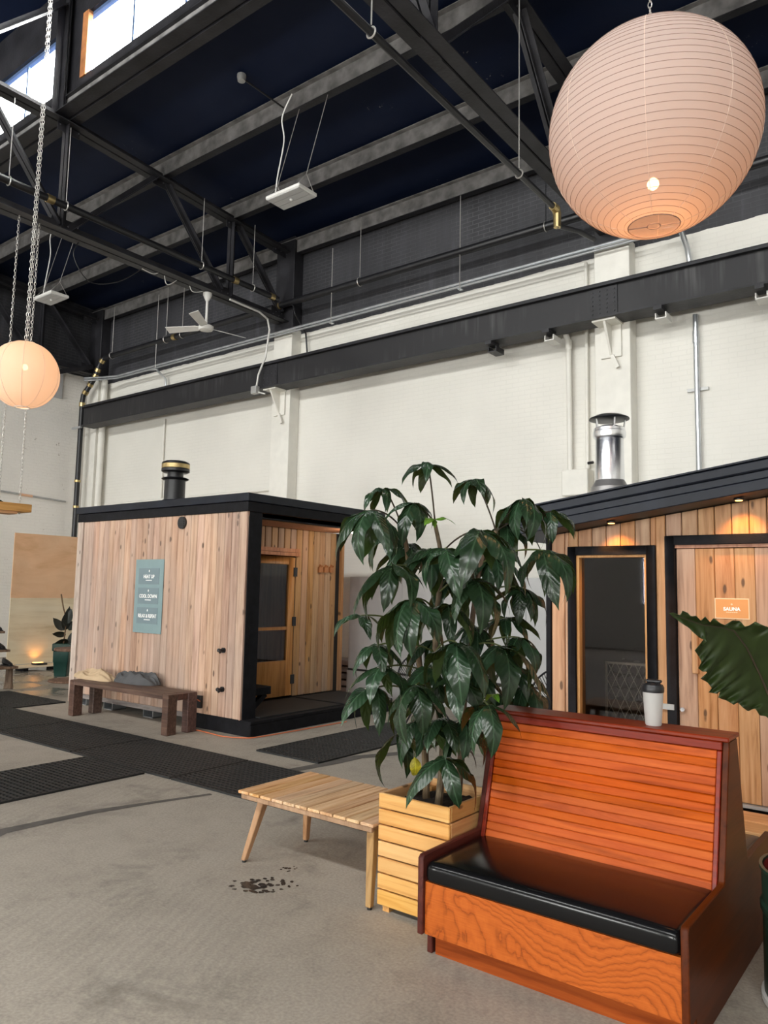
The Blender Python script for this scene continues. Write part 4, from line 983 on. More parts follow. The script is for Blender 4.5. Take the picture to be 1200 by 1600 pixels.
# door sign
c = on('Y', YF + .021, 1144, 951); yq = YF + .0185
sg_ = thing('door_sign', (c.x, yq, c.z - .075), 'small orange SAUNA sign on the right cabin door', 'sign')
MB().box(c.x - .115, c.x + .115, yq - .006, yq, c.z - .073, c.z + .073).build('plate', 'sign_cream', sg_)
MB().box(c.x - .108, c.x + .108, yq - .0085, yq - .0065, c.z - .066, c.z + .066).build('print', 'sign_orange', sg_)
text('lettering', 'SAUNA', .034, (c.x, yq - .0095, c.z - .004), 'sign_white', sg_, bold=.0012)
MB().ball((c.x, yq - .009, c.z + .03), .007, 8, (1, .15, 1)).build('icon', 'sign_cream', sg_)
ln = MB()
for j in range(6): ln.box(c.x - .037 + j * .0128, c.x - .037 + j * .0128 + .010, yq - .0105, yq - .0088, c.z - .030, c.z - .023)
ln.build('small_print', 'sign_cream', sg_)
# chrome chimney on the right cabin
cy = 6.7; c = on('Y', cy, 953, 758); c = Vector((c.x, cy, rz(c.x) + .212)); zz = on('Y', cy, 953, 768).z
H = on('Y', cy, 948, 648).z - c.z
ch = thing('chrome_chimney', c, 'chrome chimney with round rain cap on the right cabin roof', 'chimney')
rr = .098
b0 = max(.02, zz - c.z)
MB().lathe([(rr * 1.75, -.03), (rr * 1.75, b0 + .02)], c, 28).build('roof_collar', 'brushed_grey', ch)
MB().lathe([(rr * 1.72, b0 + .02), (rr * 1.72, b0 + .035), (rr * 1.6, b0 + .05), (rr * 1.22, b0 + .115), (rr * 1.15, b0 + .12)], c, 28).build('storm_collar', 'brushed_grey', ch)
zt = H - .22
MB().lathe([(rr * 1.32, b0 + .10), (rr * 1.26, zt), (rr * 1.2, zt + .01)], c, 32).build('pipe', 'chrome', ch)
MB().lathe([(rr * 1.45, zt + .0), (rr * 1.5, zt + .02), (rr * 1.5, zt + .055), (rr * 1.42, zt + .06), (rr * 1.42, zt + .085), (rr * 1.36, zt + .09)], c, 32).build('collar_ring', 'chrome', ch)
MB().lathe([(rr * .8, zt + .08), (rr * .8, zt + .11)], c, 24).build('flue_mouth', 'black_metal', ch)
for a in range(5):
    an = a * 1.2566 + .4; MB().tube([c + Vector((rr * 1.3 * math.cos(an), rr * 1.3 * math.sin(an), zt + .08)), c + Vector((rr * 1.45 * math.cos(an), rr * 1.45 * math.sin(an), H - .035))], .008, 6).build('cap_post', 'chrome', ch)
MB().lathe([(rr * 1.7, H - .055), (rr * 1.85, H - .05), (rr * 1.82, H - .04), (rr * 1.2, H - .012), (rr * .3, H)], c, 32).build('rain_cap', 'black_metal', ch)

# ================================================================== BOOTH
bt = thing('booth_seat', (-1.41, 3.6, 0), 'double-sided reddish wood booth with black vinyl seat', 'booth')
bx0, bx1 = -1.985, -.83; pt = .028
prof = [(2.885, .105), (2.885, .425), (2.90, .44), (3.385, .44), (3.40, .45), (3.535, .985), (3.665, .985), (3.80, .45), (3.815, .44), (4.30, .44), (4.315, .425), (4.315, .105), (4.235, .105), (4.235, 0), (2.965, 0), (2.965, .105)]
for a in (bx0, bx1 - pt): MB().prism(prof, 'x', a, a + pt).build('side_panel', 'booth_side', bt, bevel=.004)
ia, ib = bx0 + pt, bx1 - pt
def back(sign, y0, y1):
    def Yb(z): return y0 + (y1 - y0) * (z - .45) / (.985 - .45)
    nbd = 15; z0, z1 = .405, .945
    core = MB().prism([(Yb(z0) + sign * .016, z0), (3.6, z0), (3.6, z1), (Yb(z1) + sign * .016, z1)], 'x', ia + .001, ib - .001).build('back_core', 'booth_side', bt)
    hh = (z1 - z0) / nbd
    for k in range(nbd):
        za, zb_ = z0 + k * hh + .0004, z0 + (k + 1) * hh - .0004
        MB().prism([(Yb(za), za), (Yb(za) + sign * .014, za), (Yb(zb_) + sign * .014, zb_), (Yb(zb_), zb_)], 'x', ia + .022, ib - .022).build('back_board', 'booth_board', core, bevel=.0038)
    for a in (ia + .001, ib - .021):
        MB().prism([(Yb(z0) - sign * .008, z0), (Yb(z0) + sign * .014, z0), (Yb(z1) + sign * .014, z1), (Yb(z1) - sign * .008, z1)], 'x', a, a + .020).build('stile', 'booth_trim', core, bevel=.003)
back(1, 3.402, 3.537); back(-1, 3.798, 3.663)
MB().box(bx0 - .004, bx1 + .004, 3.505, 3.695, .986, 1.006).build('top_rail', 'booth_trim', bt, bevel=.005)
MB().box(ia, ib, 3.520, 3.680, .947, .985).build('rail_moulding', 'booth_trim', bt, bevel=.004)
for s, y in ((1, 2.905), (-1, 4.295)):
    MB().box(ia + .001, ib - .001, min(y, y + s * .02), max(y, y + s * .02), .105, .325).build('apron', 'booth_oak', bt)
    MB().box(ia + .012, ib - .012, min(y + s * .07, y + s * .09), max(y + s * .07, y + s * .09), 0, .104).build('kick_board', 'booth_kick_shaded', bt)
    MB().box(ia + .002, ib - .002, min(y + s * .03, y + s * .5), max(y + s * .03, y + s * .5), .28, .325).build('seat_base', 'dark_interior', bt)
def cushion(x0, x1, y0, y1, z0, z1, crown=.018, r=.03):
    prof = []
    for cx_, cy_, a0 in ((y1 - r, z1 - r, 0), (y0 + r, z1 - r, 90), (y0 + r * .5, z0 + r * .5, 180), (y1 - r * .5, z0 + r * .5, 270)):
        q = r if a0 < 180 else r * .5
        for k in range(6): t = R(a0 + k * 18); prof.append((cx_ + q * math.cos(t), cy_ + q * math.sin(t)))
    # densify the long top edge
    dense = []
    for i, p in enumerate(prof):
        q = prof[(i + 1) % len(prof)]; dense.append(p); L = math.hypot(q[0] - p[0], q[1] - p[1]); n_ = int(L / .06)
        for k in range(1, n_ + 1): dense.append((p[0] + (q[0] - p[0]) * k / (n_ + 1), p[1] + (q[1] - p[1]) * k / (n_ + 1)))
    nx = 30; vs = []; fs = []; N = len(dense); ym, zm = (y0 + y1) / 2, (z0 + z1) / 2
    us = [0, .004, .012, .024] + [.024 + (1 - .048) * k / nx for k in range(1, nx)] + [1 - .024, 1 - .012, 1 - .004, 1]
    for u in us:
        d = min(u, 1 - u) * (x1 - x0); k = 1.0 if d > .03 else math.sqrt(max(0, 1 - (1 - d / .03) ** 2)); ins = (1 - k) * .022
        for y, z in dense:
            cr = crown * max(0, 1 - ((y - ym) / (y1 - y0) * 2) ** 2) * max(0, 1 - (2 * u - 1) ** 6) if z > zm else 0
            vs.append((x0 + u * (x1 - x0), y + (ins if y < ym else -ins), z + cr + (-ins if z > zm else ins)))
    for i in range(len(us) - 1):
        for j in range(N): fs.append((i * N + j, i * N + (j + 1) % N, (i + 1) * N + (j + 1) % N, (i + 1) * N + j))
    fs += [tuple(range(N)), tuple((len(us) - 1) * N + j for j in range(N - 1, -1, -1))]
    return MB().add(vs, fs).build('cushion', 'black_vinyl', bt, angle=80, label='black vinyl cushion')
cushion(ia + .003, ib - .003, 2.893, 3.415, .328, .412); cushion(ia + .003, ib - .003, 3.785, 4.307, .328, .412)
# shaker bottle
c = Vector((-1.172, 3.60, 1.007))
bo = thing('shaker_bottle', c, 'frosted shaker bottle with black lid on top of the booth', 'bottle')
MB().lathe([(.033, 0), (.036, .004), (.0465, .155), (.047, .158)], c, 24).build('cup', 'frosted_plastic', bo)
MB().lathe([(.0485, .150), (.050, .155), (.050, .172), (.044, .184), (.030, .190), (.028, .192)], c, 24).build('lid', 'black_metal', bo)
MB().box(c.x - .030, c.x + .040, c.y - .012, c.y + .012, c.z + .193, c.z + .207).build('flip_cap', 'black_metal', bo, bevel=.004)
MB().box(c.x + .012, c.x + .034, c.y - .010, c.y + .010, c.z + .178, c.z + .194).build('spout', 'black_metal', bo, bevel=.003)
MB().box(-1.772, -1.757, 3.05, 3.058, .4225, .4245).build('paper_scrap', 'sign_white', None, label='tiny white paper scrap on the booth cushion', cat='paper')

# ================================================================== SLATTED TABLE
tx0, tx1, ty0, ty1, tz = -3.445, -2.432, 3.135, 3.755, .42
tb = thing('slatted_table', ((tx0 + tx1) / 2, (ty0 + ty1) / 2, 0), 'low teak slatted table with splayed legs beside the planter', 'table')
n = 11; wsl = (tx1 - tx0) / n
me = MB().box(-wsl / 2 + .004, wsl / 2 - .004, 0, ty1 - ty0, 0, .017).mesh('slat', (0, 0, 0), 'teak_slat', bevel=.004)
for k in range(n): put('slat', me, (tx0 + (k + .5) * wsl, ty0, tz - .017), tb)
for y in (ty0 + .012, ty1 - .034): MB().box(tx0 + .02, tx1 - .02, y, y + .022, tz - .047, tz - .0175).build('apron_rail', 'teak_leg', tb, bevel=.003)
for x in (tx0 + .03, tx1 - .05): MB().box(x, x + .02, ty0 + .036, ty1 - .036, tz - .047, tz - .0175).build('end_rail', 'teak_leg', tb, bevel=.003)
for fx, fy, dx, dy in ((-3.435, 3.20, .085, .08), (-2.462, 3.155, -.055, .09), (-3.41, 3.70, .085, -.08), (-2.462, 3.70, -.075, -.08)):
    p, q = Vector((fx, fy, .012)), Vector((fx + dx, fy + dy, tz - .018)); m = MB()
    vs = []
    for c, hw in ((p, .0165), (q, .026)):
        for a, b in ((-1, -1), (1, -1), (1, 1), (-1, 1)): vs.append(c + Vector((a * hw, b * hw, 0)))
    m.add(vs, [(0, 3, 2, 1), (4, 5, 6, 7), (0, 1, 5, 4), (1, 2, 6, 5), (2, 3, 7, 6), (3, 0, 4, 7)])
    lg = m.build('leg', 'teak_leg', tb, bevel=.004)
    MB().lathe([(.013, 0), (.013, .0118)], (fx, fy, 0), 10).build('foot_pad', 'black_rubber', lg)

# ================================================================== PLANTER AND TALL PLANT
px0, px1, py0, py1, pz1 = -2.425, -2.0, 3.165, 3.62, .578
pn = thing('slatted_planter', ((px0 + px1) / 2, (py0 + py1) / 2, 0), 'square pine slat planter crate between the table and the booth', 'planter')
nsl = 7; sh = (pz1 - .03) / nsl
mf = MB().box(-(px1 - px0) / 2, (px1 - px0) / 2, 0, .02, 0, sh - .007).mesh('slat', (0, 0, 0), 'pine_slat', bevel=.004)
ms = MB().box(0, .02, -(py1 - py0) / 2 + .021, (py1 - py0) / 2 - .021, 0, sh - .007).mesh('slat', (0, 0, 0), 'pine_slat_end', bevel=.004)
for k in range(nsl):
    z = .03 + k * sh + .003
    for y in (py0, py1 - .02): put('slat', mf, ((px0 + px1) / 2, y, z), pn)
    for x in (px0, px1 - .02): put('slat', ms, (x, (py0 + py1) / 2, z), pn)
for x in (px0 + .022, px1 - .062):
    for y in (py0 + .022, py1 - .062): MB().box(x, x + .04, y, y + .04, 0, pz1 - .04).build('corner_leg', 'pine_slat_end', pn)
MB().box(px0 + .063, px1 - .063, py0 + .024, py1 - .024, .03, .50).build('liner', 'black_rubber', pn)
so = []; nn = 18; vs = []; fs = []
for j in range(nn + 1):
    for i in range(nn + 1):
        x = px0 + .022 + (px1 - px0 - .044) * i / nn; y = py0 + .022 + (py1 - py0 - .044) * j / nn
        vs.append((x, y, .515 + .02 * mnoise.noise((x * 14, y * 14, 0)) + .01 * mnoise.noise((x * 50, y * 50, 3))))
for j in range(nn):
    for i in range(nn): k = j * (nn + 1) + i; fs.append((k, k + 1, k + nn + 2, k + nn + 1))
MB().add(vs, fs).build('soil', 'soil', pn)

pc = Vector(((px0 + px1) / 2, (py0 + py1) / 2, .515))
tree = thing('umbrella_plant', pc, 'tall umbrella plant with drooping glossy palmate leaves in the pine planter', 'plant')
def leaf_mesh(name, mat, droop, fold, wave, width, seed, nx=12, ny=3):
    vs = []; fs = []; rnd = random.Random(seed); ph = rnd.uniform(0, 6)
    x = z = 0.0; ang = .35
    xs, zs, an = [0], [0], [ang]
    for i in range(nx):
        ang2 = .35 - droop * ((i + 1) / nx) ** .8; x += math.cos(ang2) / nx; z += math.sin(ang2) / nx; xs.append(x); zs.append(z); an.append(ang2)
    for i in range(nx + 1):
        t = i / nx
        wd = width * (math.sin(math.pi * min(1, t * 1.02) ** .82) ** .75 * (1 - .25 * t) if 0 < t < 1 else .012)
        if t > .86: wd *= (1 - t) / .14 * .7 + .3
        for j in range(-ny, ny + 1):
            s = j / ny; y = wd * s
            zz = zs[i] - abs(s) * wd * fold * .6 + abs(s) ** 2 * wd * .3 * math.sin(t * 9 + ph + (1.5 if s > 0 else 0)) * wave
            xx = xs[i] + math.sin(an[i]) * -abs(s) * wd * .0
            vs.append((xx, y, zz))
    m = 2 * ny + 1
    for i in range(nx):
        for j in range(m - 1): k = i * m + j; fs.append((k, k + m, k + m + 1, k + 1))
    me = bpy.data.meshes.new(name); me.from_pydata(vs, [], fs); me.shade_smooth(); me.materials.append(MATS[mat]); return me
LV = [leaf_mesh('leaf', 'leaf_dark', d, f, w_, wd, k) for k, (d, f, w_, wd) in enumerate(((1.75, .5, 1.0, .165), (2.0, .35, 1.3, .175), (1.55, .7, .8, .155), (2.15, .5, 1.2, .165), (1.9, .25, 1.5, .19)))]
LY = leaf_mesh('leaf', 'leaf_young', 1.5, .4, 1, .2, 9); LYE = leaf_mesh('leaf', 'leaf_yellow', 2.0, .3, 1, .25, 11)
D0 = (pc + Vector((0, 0, .6)) - CAM).dot(CF)
# hubs of the leaf whorls: (x, y in the photograph, depth from the trunk, leaflet length, leaflets)
HUBS = [(599, 764, .0, .23, 7), (669, 727, -.05, .20, 6), (741, 750, .05, .22, 8), (580, 797, -.25, .31, 7), (647, 786, -.1, .26, 7), (751, 829, -.35, .36, 9), (818, 780, .05, .33, 9), (849, 860, -.15, .35, 8),
        (612, 884, -.30, .31, 8), (643, 937, -.42, .33, 8), (697, 857, -.30, .33, 7), (738, 905, -.35, .31, 8), (564, 962, -.10, .22, 5), (669, 858, -.1, .28, 7), (814, 918, .1, .27, 7), (590, 1008, -.2, .25, 7),
        (713, 1004, -.35, .30, 7), (783, 1010, -.2, .32, 7), (650, 1070, -.35, .30, 8), (588, 1074, -.15, .27, 6), (710, 1056, -.3, .26, 6), (762, 1101, -.42, .28, 5), (621, 1147, -.05, .29, 3), (696, 1185, -.30, .31, 6),
        (812, 996, .0, .27, 6), (822, 1068, .25, .32, 7), (724, 1126, -.15, .26, 6), (690, 1122, -.2, .26, 6), (668, 1098, .1, .24, 6), (742, 978, .1, .26, 7), (789, 965, .15, .25, 6), (676, 1000, .1, .28, 6),
        (700, 905, .1, .30, 7), (770, 870, .1, .30, 8), (640, 850, .15, .28, 7), (620, 960, .2, .27, 6), (745, 1050, .2, .27, 6), (700, 945, -.1, .29, 6), (800, 1040, .1, .28, 6), (790, 820, .15, .28, 7), (860, 800, .1, .22, 5), (610, 830, .15, .26, 7), (785, 1085, .3, .28, 5), (700, 1160, .1, .22, 4), (602, 1042, -.25, .25, 5), (655, 1122, -.1, .27, 5), (738, 1142, .05, .24, 4), (672, 1044, -.2, .26, 5)]
def wp_(x, y, dd): return CAM + ray(x, y) * (D0 + dd)
TR = [smooth([pc + Vector((.02, -.03, -.02)), wp_(692, 1165, .0), wp_(680, 1060, .05), wp_(683, 960, .0), wp_(690, 880, .0), wp_(680, 820, .0)], 5),
      smooth([pc + Vector((.10, .02, -.02)), wp_(722, 1165, .05), wp_(726, 1080, .05), wp_(738, 970, .05), wp_(752, 880, .05), wp_(775, 830, .05)], 5),
      smooth([pc + Vector((-.10, .04, -.02)), wp_(664, 1170, .1), wp_(662, 1090, .12), wp_(645, 960, .1), wp_(636, 860, .05), wp_(625, 815, .05)], 5)]
for tr in TR: MB().tube(tr, [.021 - .011 * i / len(tr) for i in range(len(tr))], 9).build('trunk', 'bark', tree)
rnd = random.Random(21); nl = 0
def whorl(hub, L, n, meshes, down=0.0, par=tree, az0=None, spread=6.283, name='leaf'):
    global nl
    out = hub - pc; out.z = 0; o_az = math.atan2(out.y, out.x)
    a0 = rnd.uniform(0, 6.28) if az0 is None else az0
    for k in range(n):
        az = a0 + spread * k / n + rnd.uniform(-.18, .18); ln = L * rnd.uniform(.78, 1.08)
        if spread > 6: ln *= (1 + .12 * math.cos(az - o_az))
        o = put(name, meshes[nl % len(meshes)], hub, par)
        o.rotation_euler = (rnd.uniform(-.35, .35), down + rnd.uniform(-.12, .42), az); s = ln; o.scale = (s, s * rnd.uniform(.9, 1.12), s); nl += 1
for x, y, dd, L, n in HUBS:
    hub = wp_(x, y, dd)
    # petiole from the nearest suitable trunk point
    best = min(((q - hub).length + .6 * max(0, q.z - hub.z + .08), i, j) for i, tr in enumerate(TR) for j, q in enumerate(tr) if j > 3)
    q = TR[best[1]][best[2]]; mid = (q + hub) / 2 + Vector((0, 0, .10 * (hub - q).length + .02))
    MB().tube(bez(q, mid, hub, 8), [.006] + [.0045] * 7 + [.004], 6).build('petiole', 'petiole_dark' if y < 840 else 'petiole', tree)
    whorl(hub, L, n, LV, 0.10 if L > .25 else -.15)
whorl(wp_(678, 812, -.2), .13, 4, [LY], -.3); whorl(wp_(770, 1085, -.2), .10, 2, [LY], -.2); 
hub = wp_(648, 1183, -.12); whorl(hub, .12, 1, [LYE], .7, az0=-.5)
MB().tube(bez(wp_(668, 1172, .1), wp_(645, 1165, -.1), hub, 8), .003, 5).build('petiole', 'petiole', tree)

# ================================================================== GREEN DRUM WITH ELEPHANT EAR
q = on('Z', 0, 1190, 1588); dr_ = .285; dc = Vector((q.x + CR.x * dr_ / math.hypot(CR.x, CR.y), q.y + CR.y * dr_ / math.hypot(CR.x, CR.y), 0)) + Vector((.02, .05, 0))
dm_ = thing('drum_planter', dc, 'dark green metal drum planter at the right edge beside the booth', 'planter')
MB().lathe([(dr_ * .97, .0), (dr_ * 1.0, .008), (dr_ * 1.0, .03), (dr_ * .97, .036)], dc, 40).build('base_ring', 'white_plastic', dm_)
MB().lathe([(dr_ * .96, .034), (dr_ * .955, .34), (dr_ * .985, .352), (dr_ * .985, .375), (dr_ * .955, .387), (dr_ * .96, .50), (dr_ * .985, .51), (dr_ * .985, .522), (dr_ * .94, .522), (dr_ * .93, .40), (.01, .40)], dc, 40, caps=False).build('shell', 'green_enamel', dm_)
MB().lathe([(dr_ * .925, .405), (dr_ * .925, .515)], dc, 40, caps=False).build('lining', 'red_enamel', dm_)
MB().lathe([(dr_ * .92, .402), (dr_ * .5, .425), (.01, .43)], dc, 24, caps=False).build('soil', 'soil', dm_)
ear = thing('elephant_ear', dc + Vector((0, 0, .43)), 'large ruffled elephant ear leaf plant at the right edge above the booth', 'plant')
De = (dc - CAM).dot(CF) - .35
low = [(1045, 958), (1054, 966), (1065, 974), (1076, 981), (1083, 988), (1092, 996), (1104, 1002), (1093, 1012), (1085, 1016), (1092, 1026), (1096, 1034), (1091, 1044), (1098, 1050), (1104, 1049), (1106, 1058), (1094, 1060), (1105, 1066), (1112, 1075), (1107, 1082), (1120, 1084), (1126, 1078), (1122, 1090), (1134, 1094), (1146, 1101), (1152, 1097), (1160, 1105), (1168, 1111), (1180, 1107), (1187, 1118), (1196, 1119), (1205, 1126), (1215, 1128)]
upp = [(1045, 958), (1052, 957), (1064, 962), (1066, 954), (1074, 957), (1080, 963), (1088, 962), (1096, 971), (1102, 963), (1110, 973), (1116, 966), (1126, 974), (1136, 978), (1144, 969), (1156, 970), (1164, 979), (1172, 977), (1180, 971), (1190, 976), (1200, 980), (1215, 976), (1235, 985), (1250, 1000), (1262, 1030), (1262, 1070), (1250, 1105), (1235, 1120), (1215, 1128)]
rib = [(1045, 958), (1068, 966), (1096, 976), (1125, 980), (1146, 985), (1165, 1010), (1185, 1050), (1200, 1085), (1210, 1110), (1215, 1128)]
def resample(p, n):
    p = [Vector((a, b, 0)) for a, b in p]; cum = [0]
    for i in range(1, len(p)): cum.append(cum[-1] + (p[i] - p[i - 1]).length)
    out = []; k = 0
    for i in range(n + 1):
        d = cum[-1] * i / n
        while k < len(p) - 2 and cum[k + 1] < d: k += 1
        t = (d - cum[k]) / max(1e-6, cum[k + 1] - cum[k]); out.append(p[k].lerp(p[k + 1], min(1, t)))
    return out
NS = 130; NW = 7; A, B, Mr = resample(low, NS), resample(upp, NS), resample(rib, NS)
vs = []; fs = []; vn = -CF; sp_ = []
for i in range(NS + 1):
    t = i / NS; dm0 = De - .20 + .28 * t
    sp_.append(CAM + ray(Mr[i].x, Mr[i].y) * dm0)
    for j in range(-NW, NW + 1):
        s_ = j / NW; E_ = (A if j < 0 else B)[i]; q = Mr[i].lerp(E_, abs(s_))
        ruff = (.020 * math.sin(i * .73 + (2 if j > 0 else 0)) * abs(s_) ** 3 + .035 * s_ * s_ + .010 * math.sin(i * .3 - abs(s_) * 3) * abs(s_)) * min(1, t * 4) * min(1, (1 - t) * 6)
        vs.append(CAM + ray(q.x, q.y) * (dm0 - ruff))
m = 2 * NW + 1
for i in range(NS):
    for j in range(m - 1): k = i * m + j; fs.append((k, k + 1, k + m + 1, k + m))
lme = MB().add(vs, fs).mesh('leaf_blade', sp_[-1], 'leaf_ear', angle=180)
sol = put('leaf_blade', lme, sp_[-1], ear)
md = sol.modifiers.new('thickness', 'SOLIDIFY'); md.thickness = .0015
MB().tube([q + vn * .002 for q in sp_[4:]], [.0012 + .004 * i / NS for i in range(NS - 3)], 6).build('midrib', 'petiole_dark', ear)
MB().tube(bez(sp_[-1], sp_[-1] + CR * .20 + Vector((0, 0, .02)), dc + Vector((.02, 0, .42)), 14), [.009 + .009 * i / 14 for i in range(15)], 8).build('leaf_stalk', 'petiole', ear)

# ================================================================== PAPER LANTERNS
def chain(t, x, y, z0, z1, link_=.034, w_=.011, r=.0028, name='chain'):
    m = MB(); z = z0; k = 0
    while z < z1:
        pts = []
        for i in range(8):
            a = 2 * math.pi * i / 8; u, v = math.cos(a) * w_, math.sin(a) * link_ * .62
            pts.append((x + u, y, z + link_ / 2 + v) if k % 2 == 0 else (x, y + u, z + link_ / 2 + v))
        m.tube(pts, r, 4, True); z += link_; k += 1
    return m.build(name, 'chain_steel', t)
c = CAM + ray(1019, 207) * 4.2; rl = .56
ln_ = thing('paper_lantern', c - Vector((0, 0, rl)), 'huge round white paper lantern hanging at upper right', 'lantern', 'paper lanterns')
def sphere_prof(rx, rz_, a0, a1, n): return [(rx * math.cos(R(a)), rz_ * math.sin(R(a))) for a in [a0 + (a1 - a0) * i / n for i in range(n + 1)]]
MB().lathe(sphere_prof(rl, rl, -76, 76, 60), c, 72, caps=False).build('shade', 'lantern_paper', ln_, angle=180)
nr = 38
for k in range(nr):
    a = R(-76 + 152 * (k + .5) / nr); r_ = rl * math.cos(a) + .001; z = rl * math.sin(a)
    MB().tube([c + Vector((r_ * math.cos(b), r_ * math.sin(b), z)) for b in [2 * math.pi * i / 64 for i in range(64)]], .0011, 4, True).build('hoop', 'lantern_rib', ln_)
for k in range(8):
    b = 2 * math.pi * k / 8 + .25
    MB().tube([c + Vector(((rl + .001) * math.cos(R(a)) * math.cos(b), (rl + .001) * math.cos(R(a)) * math.sin(b), (rl + .001) * math.sin(R(a)))) for a in range(-76, 77, 8)], .0018, 4).build('paper_seam', 'lantern_seam', ln_)
rb_ = rl * math.cos(R(76)); zb_ = -rl * math.sin(R(76))
bf_ = MB().tube([c + Vector((rb_ * math.cos(b), rb_ * math.sin(b), zb_)) for b in [2 * math.pi * i / 40 for i in range(40)]], .003, 6, True).build('bottom_frame', 'lantern_rib', ln_)
MB().tube([c + Vector((.035 * math.cos(b), .035 * math.sin(b), zb_)) for b in [2 * math.pi * i / 20 for i in range(20)]], .0025, 5, True).build('centre_ring', 'lantern_rib', bf_)
for b in (.3, .3 + math.pi): MB().tube([c + Vector((.035 * math.cos(b), .035 * math.sin(b), zb_)), c + Vector((rb_ * math.cos(b), rb_ * math.sin(b), zb_))], .0025, 5).build('cross_wire', 'lantern_rib', bf_)
bp = CAM + ray(1015, 285) * 4.15; bp = Vector((c.x, c.y, bp.z))
bl = MB().ball(bp, .032, 14).build('bulb', 'bulb_warm', ln_, label='glowing warm bulb inside')
MB().tube([bp + Vector((0, 0, .03)), bp + Vector((0, 0, .12))], .018, 10).build('lamp_socket', 'white_plastic', ln_)
MB().tube([bp + Vector((0, 0, .11)), c + Vector((0, 0, rl))], .004, 6).build('lamp_cord', 'white_plastic', ln_)
chain(ln_, c.x, c.y, c.z + rl * .97, 8.3)
l = bpy.data.lights.new('lantern_bulb_light', 'POINT'); l.energy = 11; l.color = (1, .42, .15); l.shadow_soft_size = .04
lo = bpy.data.objects.new('lantern_bulb_light', l); C.objects.link(lo); lo.location = bp - Vector((0, 0, .06))
c = CAM + ray(38, 586) * 9.55; rx, rzz = .415, .425
l2 = thing('linen_lantern', c - Vector((0, 0, rzz)), 'small warm glowing round lantern with vertical seams at far left', 'lantern', 'paper lanterns')
MB().lathe(sphere_prof(rx, rzz, -78, 78, 40), c, 56, caps=False).build('shade', 'lantern_linen', l2, angle=180)
for k in range(10):
    b = 2 * math.pi * k / 10 + .1
    MB().tube([c + Vector(((rx + .002) * math.cos(R(a)) * math.cos(b), (rx + .002) * math.cos(R(a)) * math.sin(b), (rzz + .002) * math.sin(R(a)))) for a in range(-78, 79, 6)], .003, 5).build('seam_rib', 'lantern_seam', l2)
rb_ = rx * math.cos(R(78))
MB().tube([c + Vector((rb_ * math.cos(b), rb_ * math.sin(b), -rzz * math.sin(R(78)))) for b in [2 * math.pi * i / 24 for i in range(24)]], .008, 6, True).build('bottom_ring', 'sign_white', l2)
MB().ball(c + Vector((0, 0, .10)), .04, 12).build('bulb', 'bulb_warm', l2)
for dx in (-.012, .012): chain(l2, c.x + dx, c.y + dx * .6, c.z + rzz * .97, 10.4, .05, .016, .004)
l = bpy.data.lights.new('linen_lantern_light', 'POINT'); l.energy = 7; l.color = (1, .66, .46); l.shadow_soft_size = .08
lo = bpy.data.objects.new('linen_lantern_light', l); C.objects.link(lo); lo.location = c + Vector((0, 0, .02))

# ---- hanging shelf at the left edge
q = on('X', -9.93, 31, 787)
hs = thing('hanging_shelf', (q.x, q.y - .6, q.z - .1), 'wooden shelf hung on chains at the left edge below the small lantern', 'shelf')
MB().box(q.x - .13, q.x + .13, q.y - 1.4, q.y + .10, q.z - .115, q.z - .01).build('plank', 'shelf_pine', hs, bevel=.004)
MB().box(q.x - .11, q.x + .11, q.y - 1.35, q.y - .08, q.z - .15, q.z - .1155).build('batten', 'shelf_pine', hs)
chain(hs, q.x, q.y, q.z - .01, 6.56, .045, .014, .0035); chain(hs, q.x, q.y - .28, q.z - .01, 6.56, .045, .014, .0035)
MB().ball((q.x, q.y, q.z - .125), .016, 8).build('chain_nut', 'chain_steel', hs)
tp = thing('shelf_trailing_plant', (q.x, q.y - .33, q.z - .01), 'sparse green trailing plant on the hanging shelf at the left edge', 'plant')
for k in range(9):
    o = put('leaf', LV[k % 5], (q.x + rnd.uniform(-.05, .08), q.y - .33 + rnd.uniform(-.06, .06), q.z + .02), tp, (0, rnd.uniform(-.4, .3), rnd.uniform(0, 6.28))); o.scale = (.11, .11, .11)

# ---- ceiling fan
hb = on('X', -9.95, 322, 512); hb = Vector((-9.95, hb.y, hb.z))
fn = thing('ceiling_fan', (hb.x, hb.y, hb.z - .06), 'white three-blade ceiling fan hanging from the roof truss', 'fan')
MB().tube([(hb.x, hb.y, hb.z), (hb.x, hb.y, 6.5)], .022, 10).build('rod', 'white_plastic', fn)
MB().lathe([(.03, 6.40), (.06, 6.46), (.075, 6.50), (.075, 6.535)], (hb.x, hb.y, 0), 18).build('canopy', 'white_plastic', fn)
MB().lathe([(.06, -.055), (.11, -.045), (.125, -.02), (.125, .02), (.09, .04), (.03, .06)], hb, 24).build('motor', 'white_plastic', fn)
for px, py in ((391, 530), (262, 516), (302, 487)):
    e = on('Z', hb.z, px, py); d = (Vector((e.x, e.y, 0)) - Vector((hb.x, hb.y, 0))).normalized(); s = Vector((-d.y, d.x, 0)); L = .72
    vs = []
    for t, wd in ((.10, .035), (.18, .06), (L, .075)):
        for sg in (-1, 1):
            for zz in (-.004, .004): vs.append(hb + d * t + s * (sg * wd) + Vector((0, 0, zz + sg * wd * .35)))
    fs = [(0, 1, 3, 2), (8, 10, 11, 9)]
    for i in (0, 4): fs += [(i, i + 4, i + 5, i + 1), (i + 2, i + 3, i + 7, i + 6), (i, i + 2, i + 6, i + 4), (i + 1, i + 5, i + 7, i + 3)]
    MB().add(vs, fs).build('blade', 'white_plastic', fn)
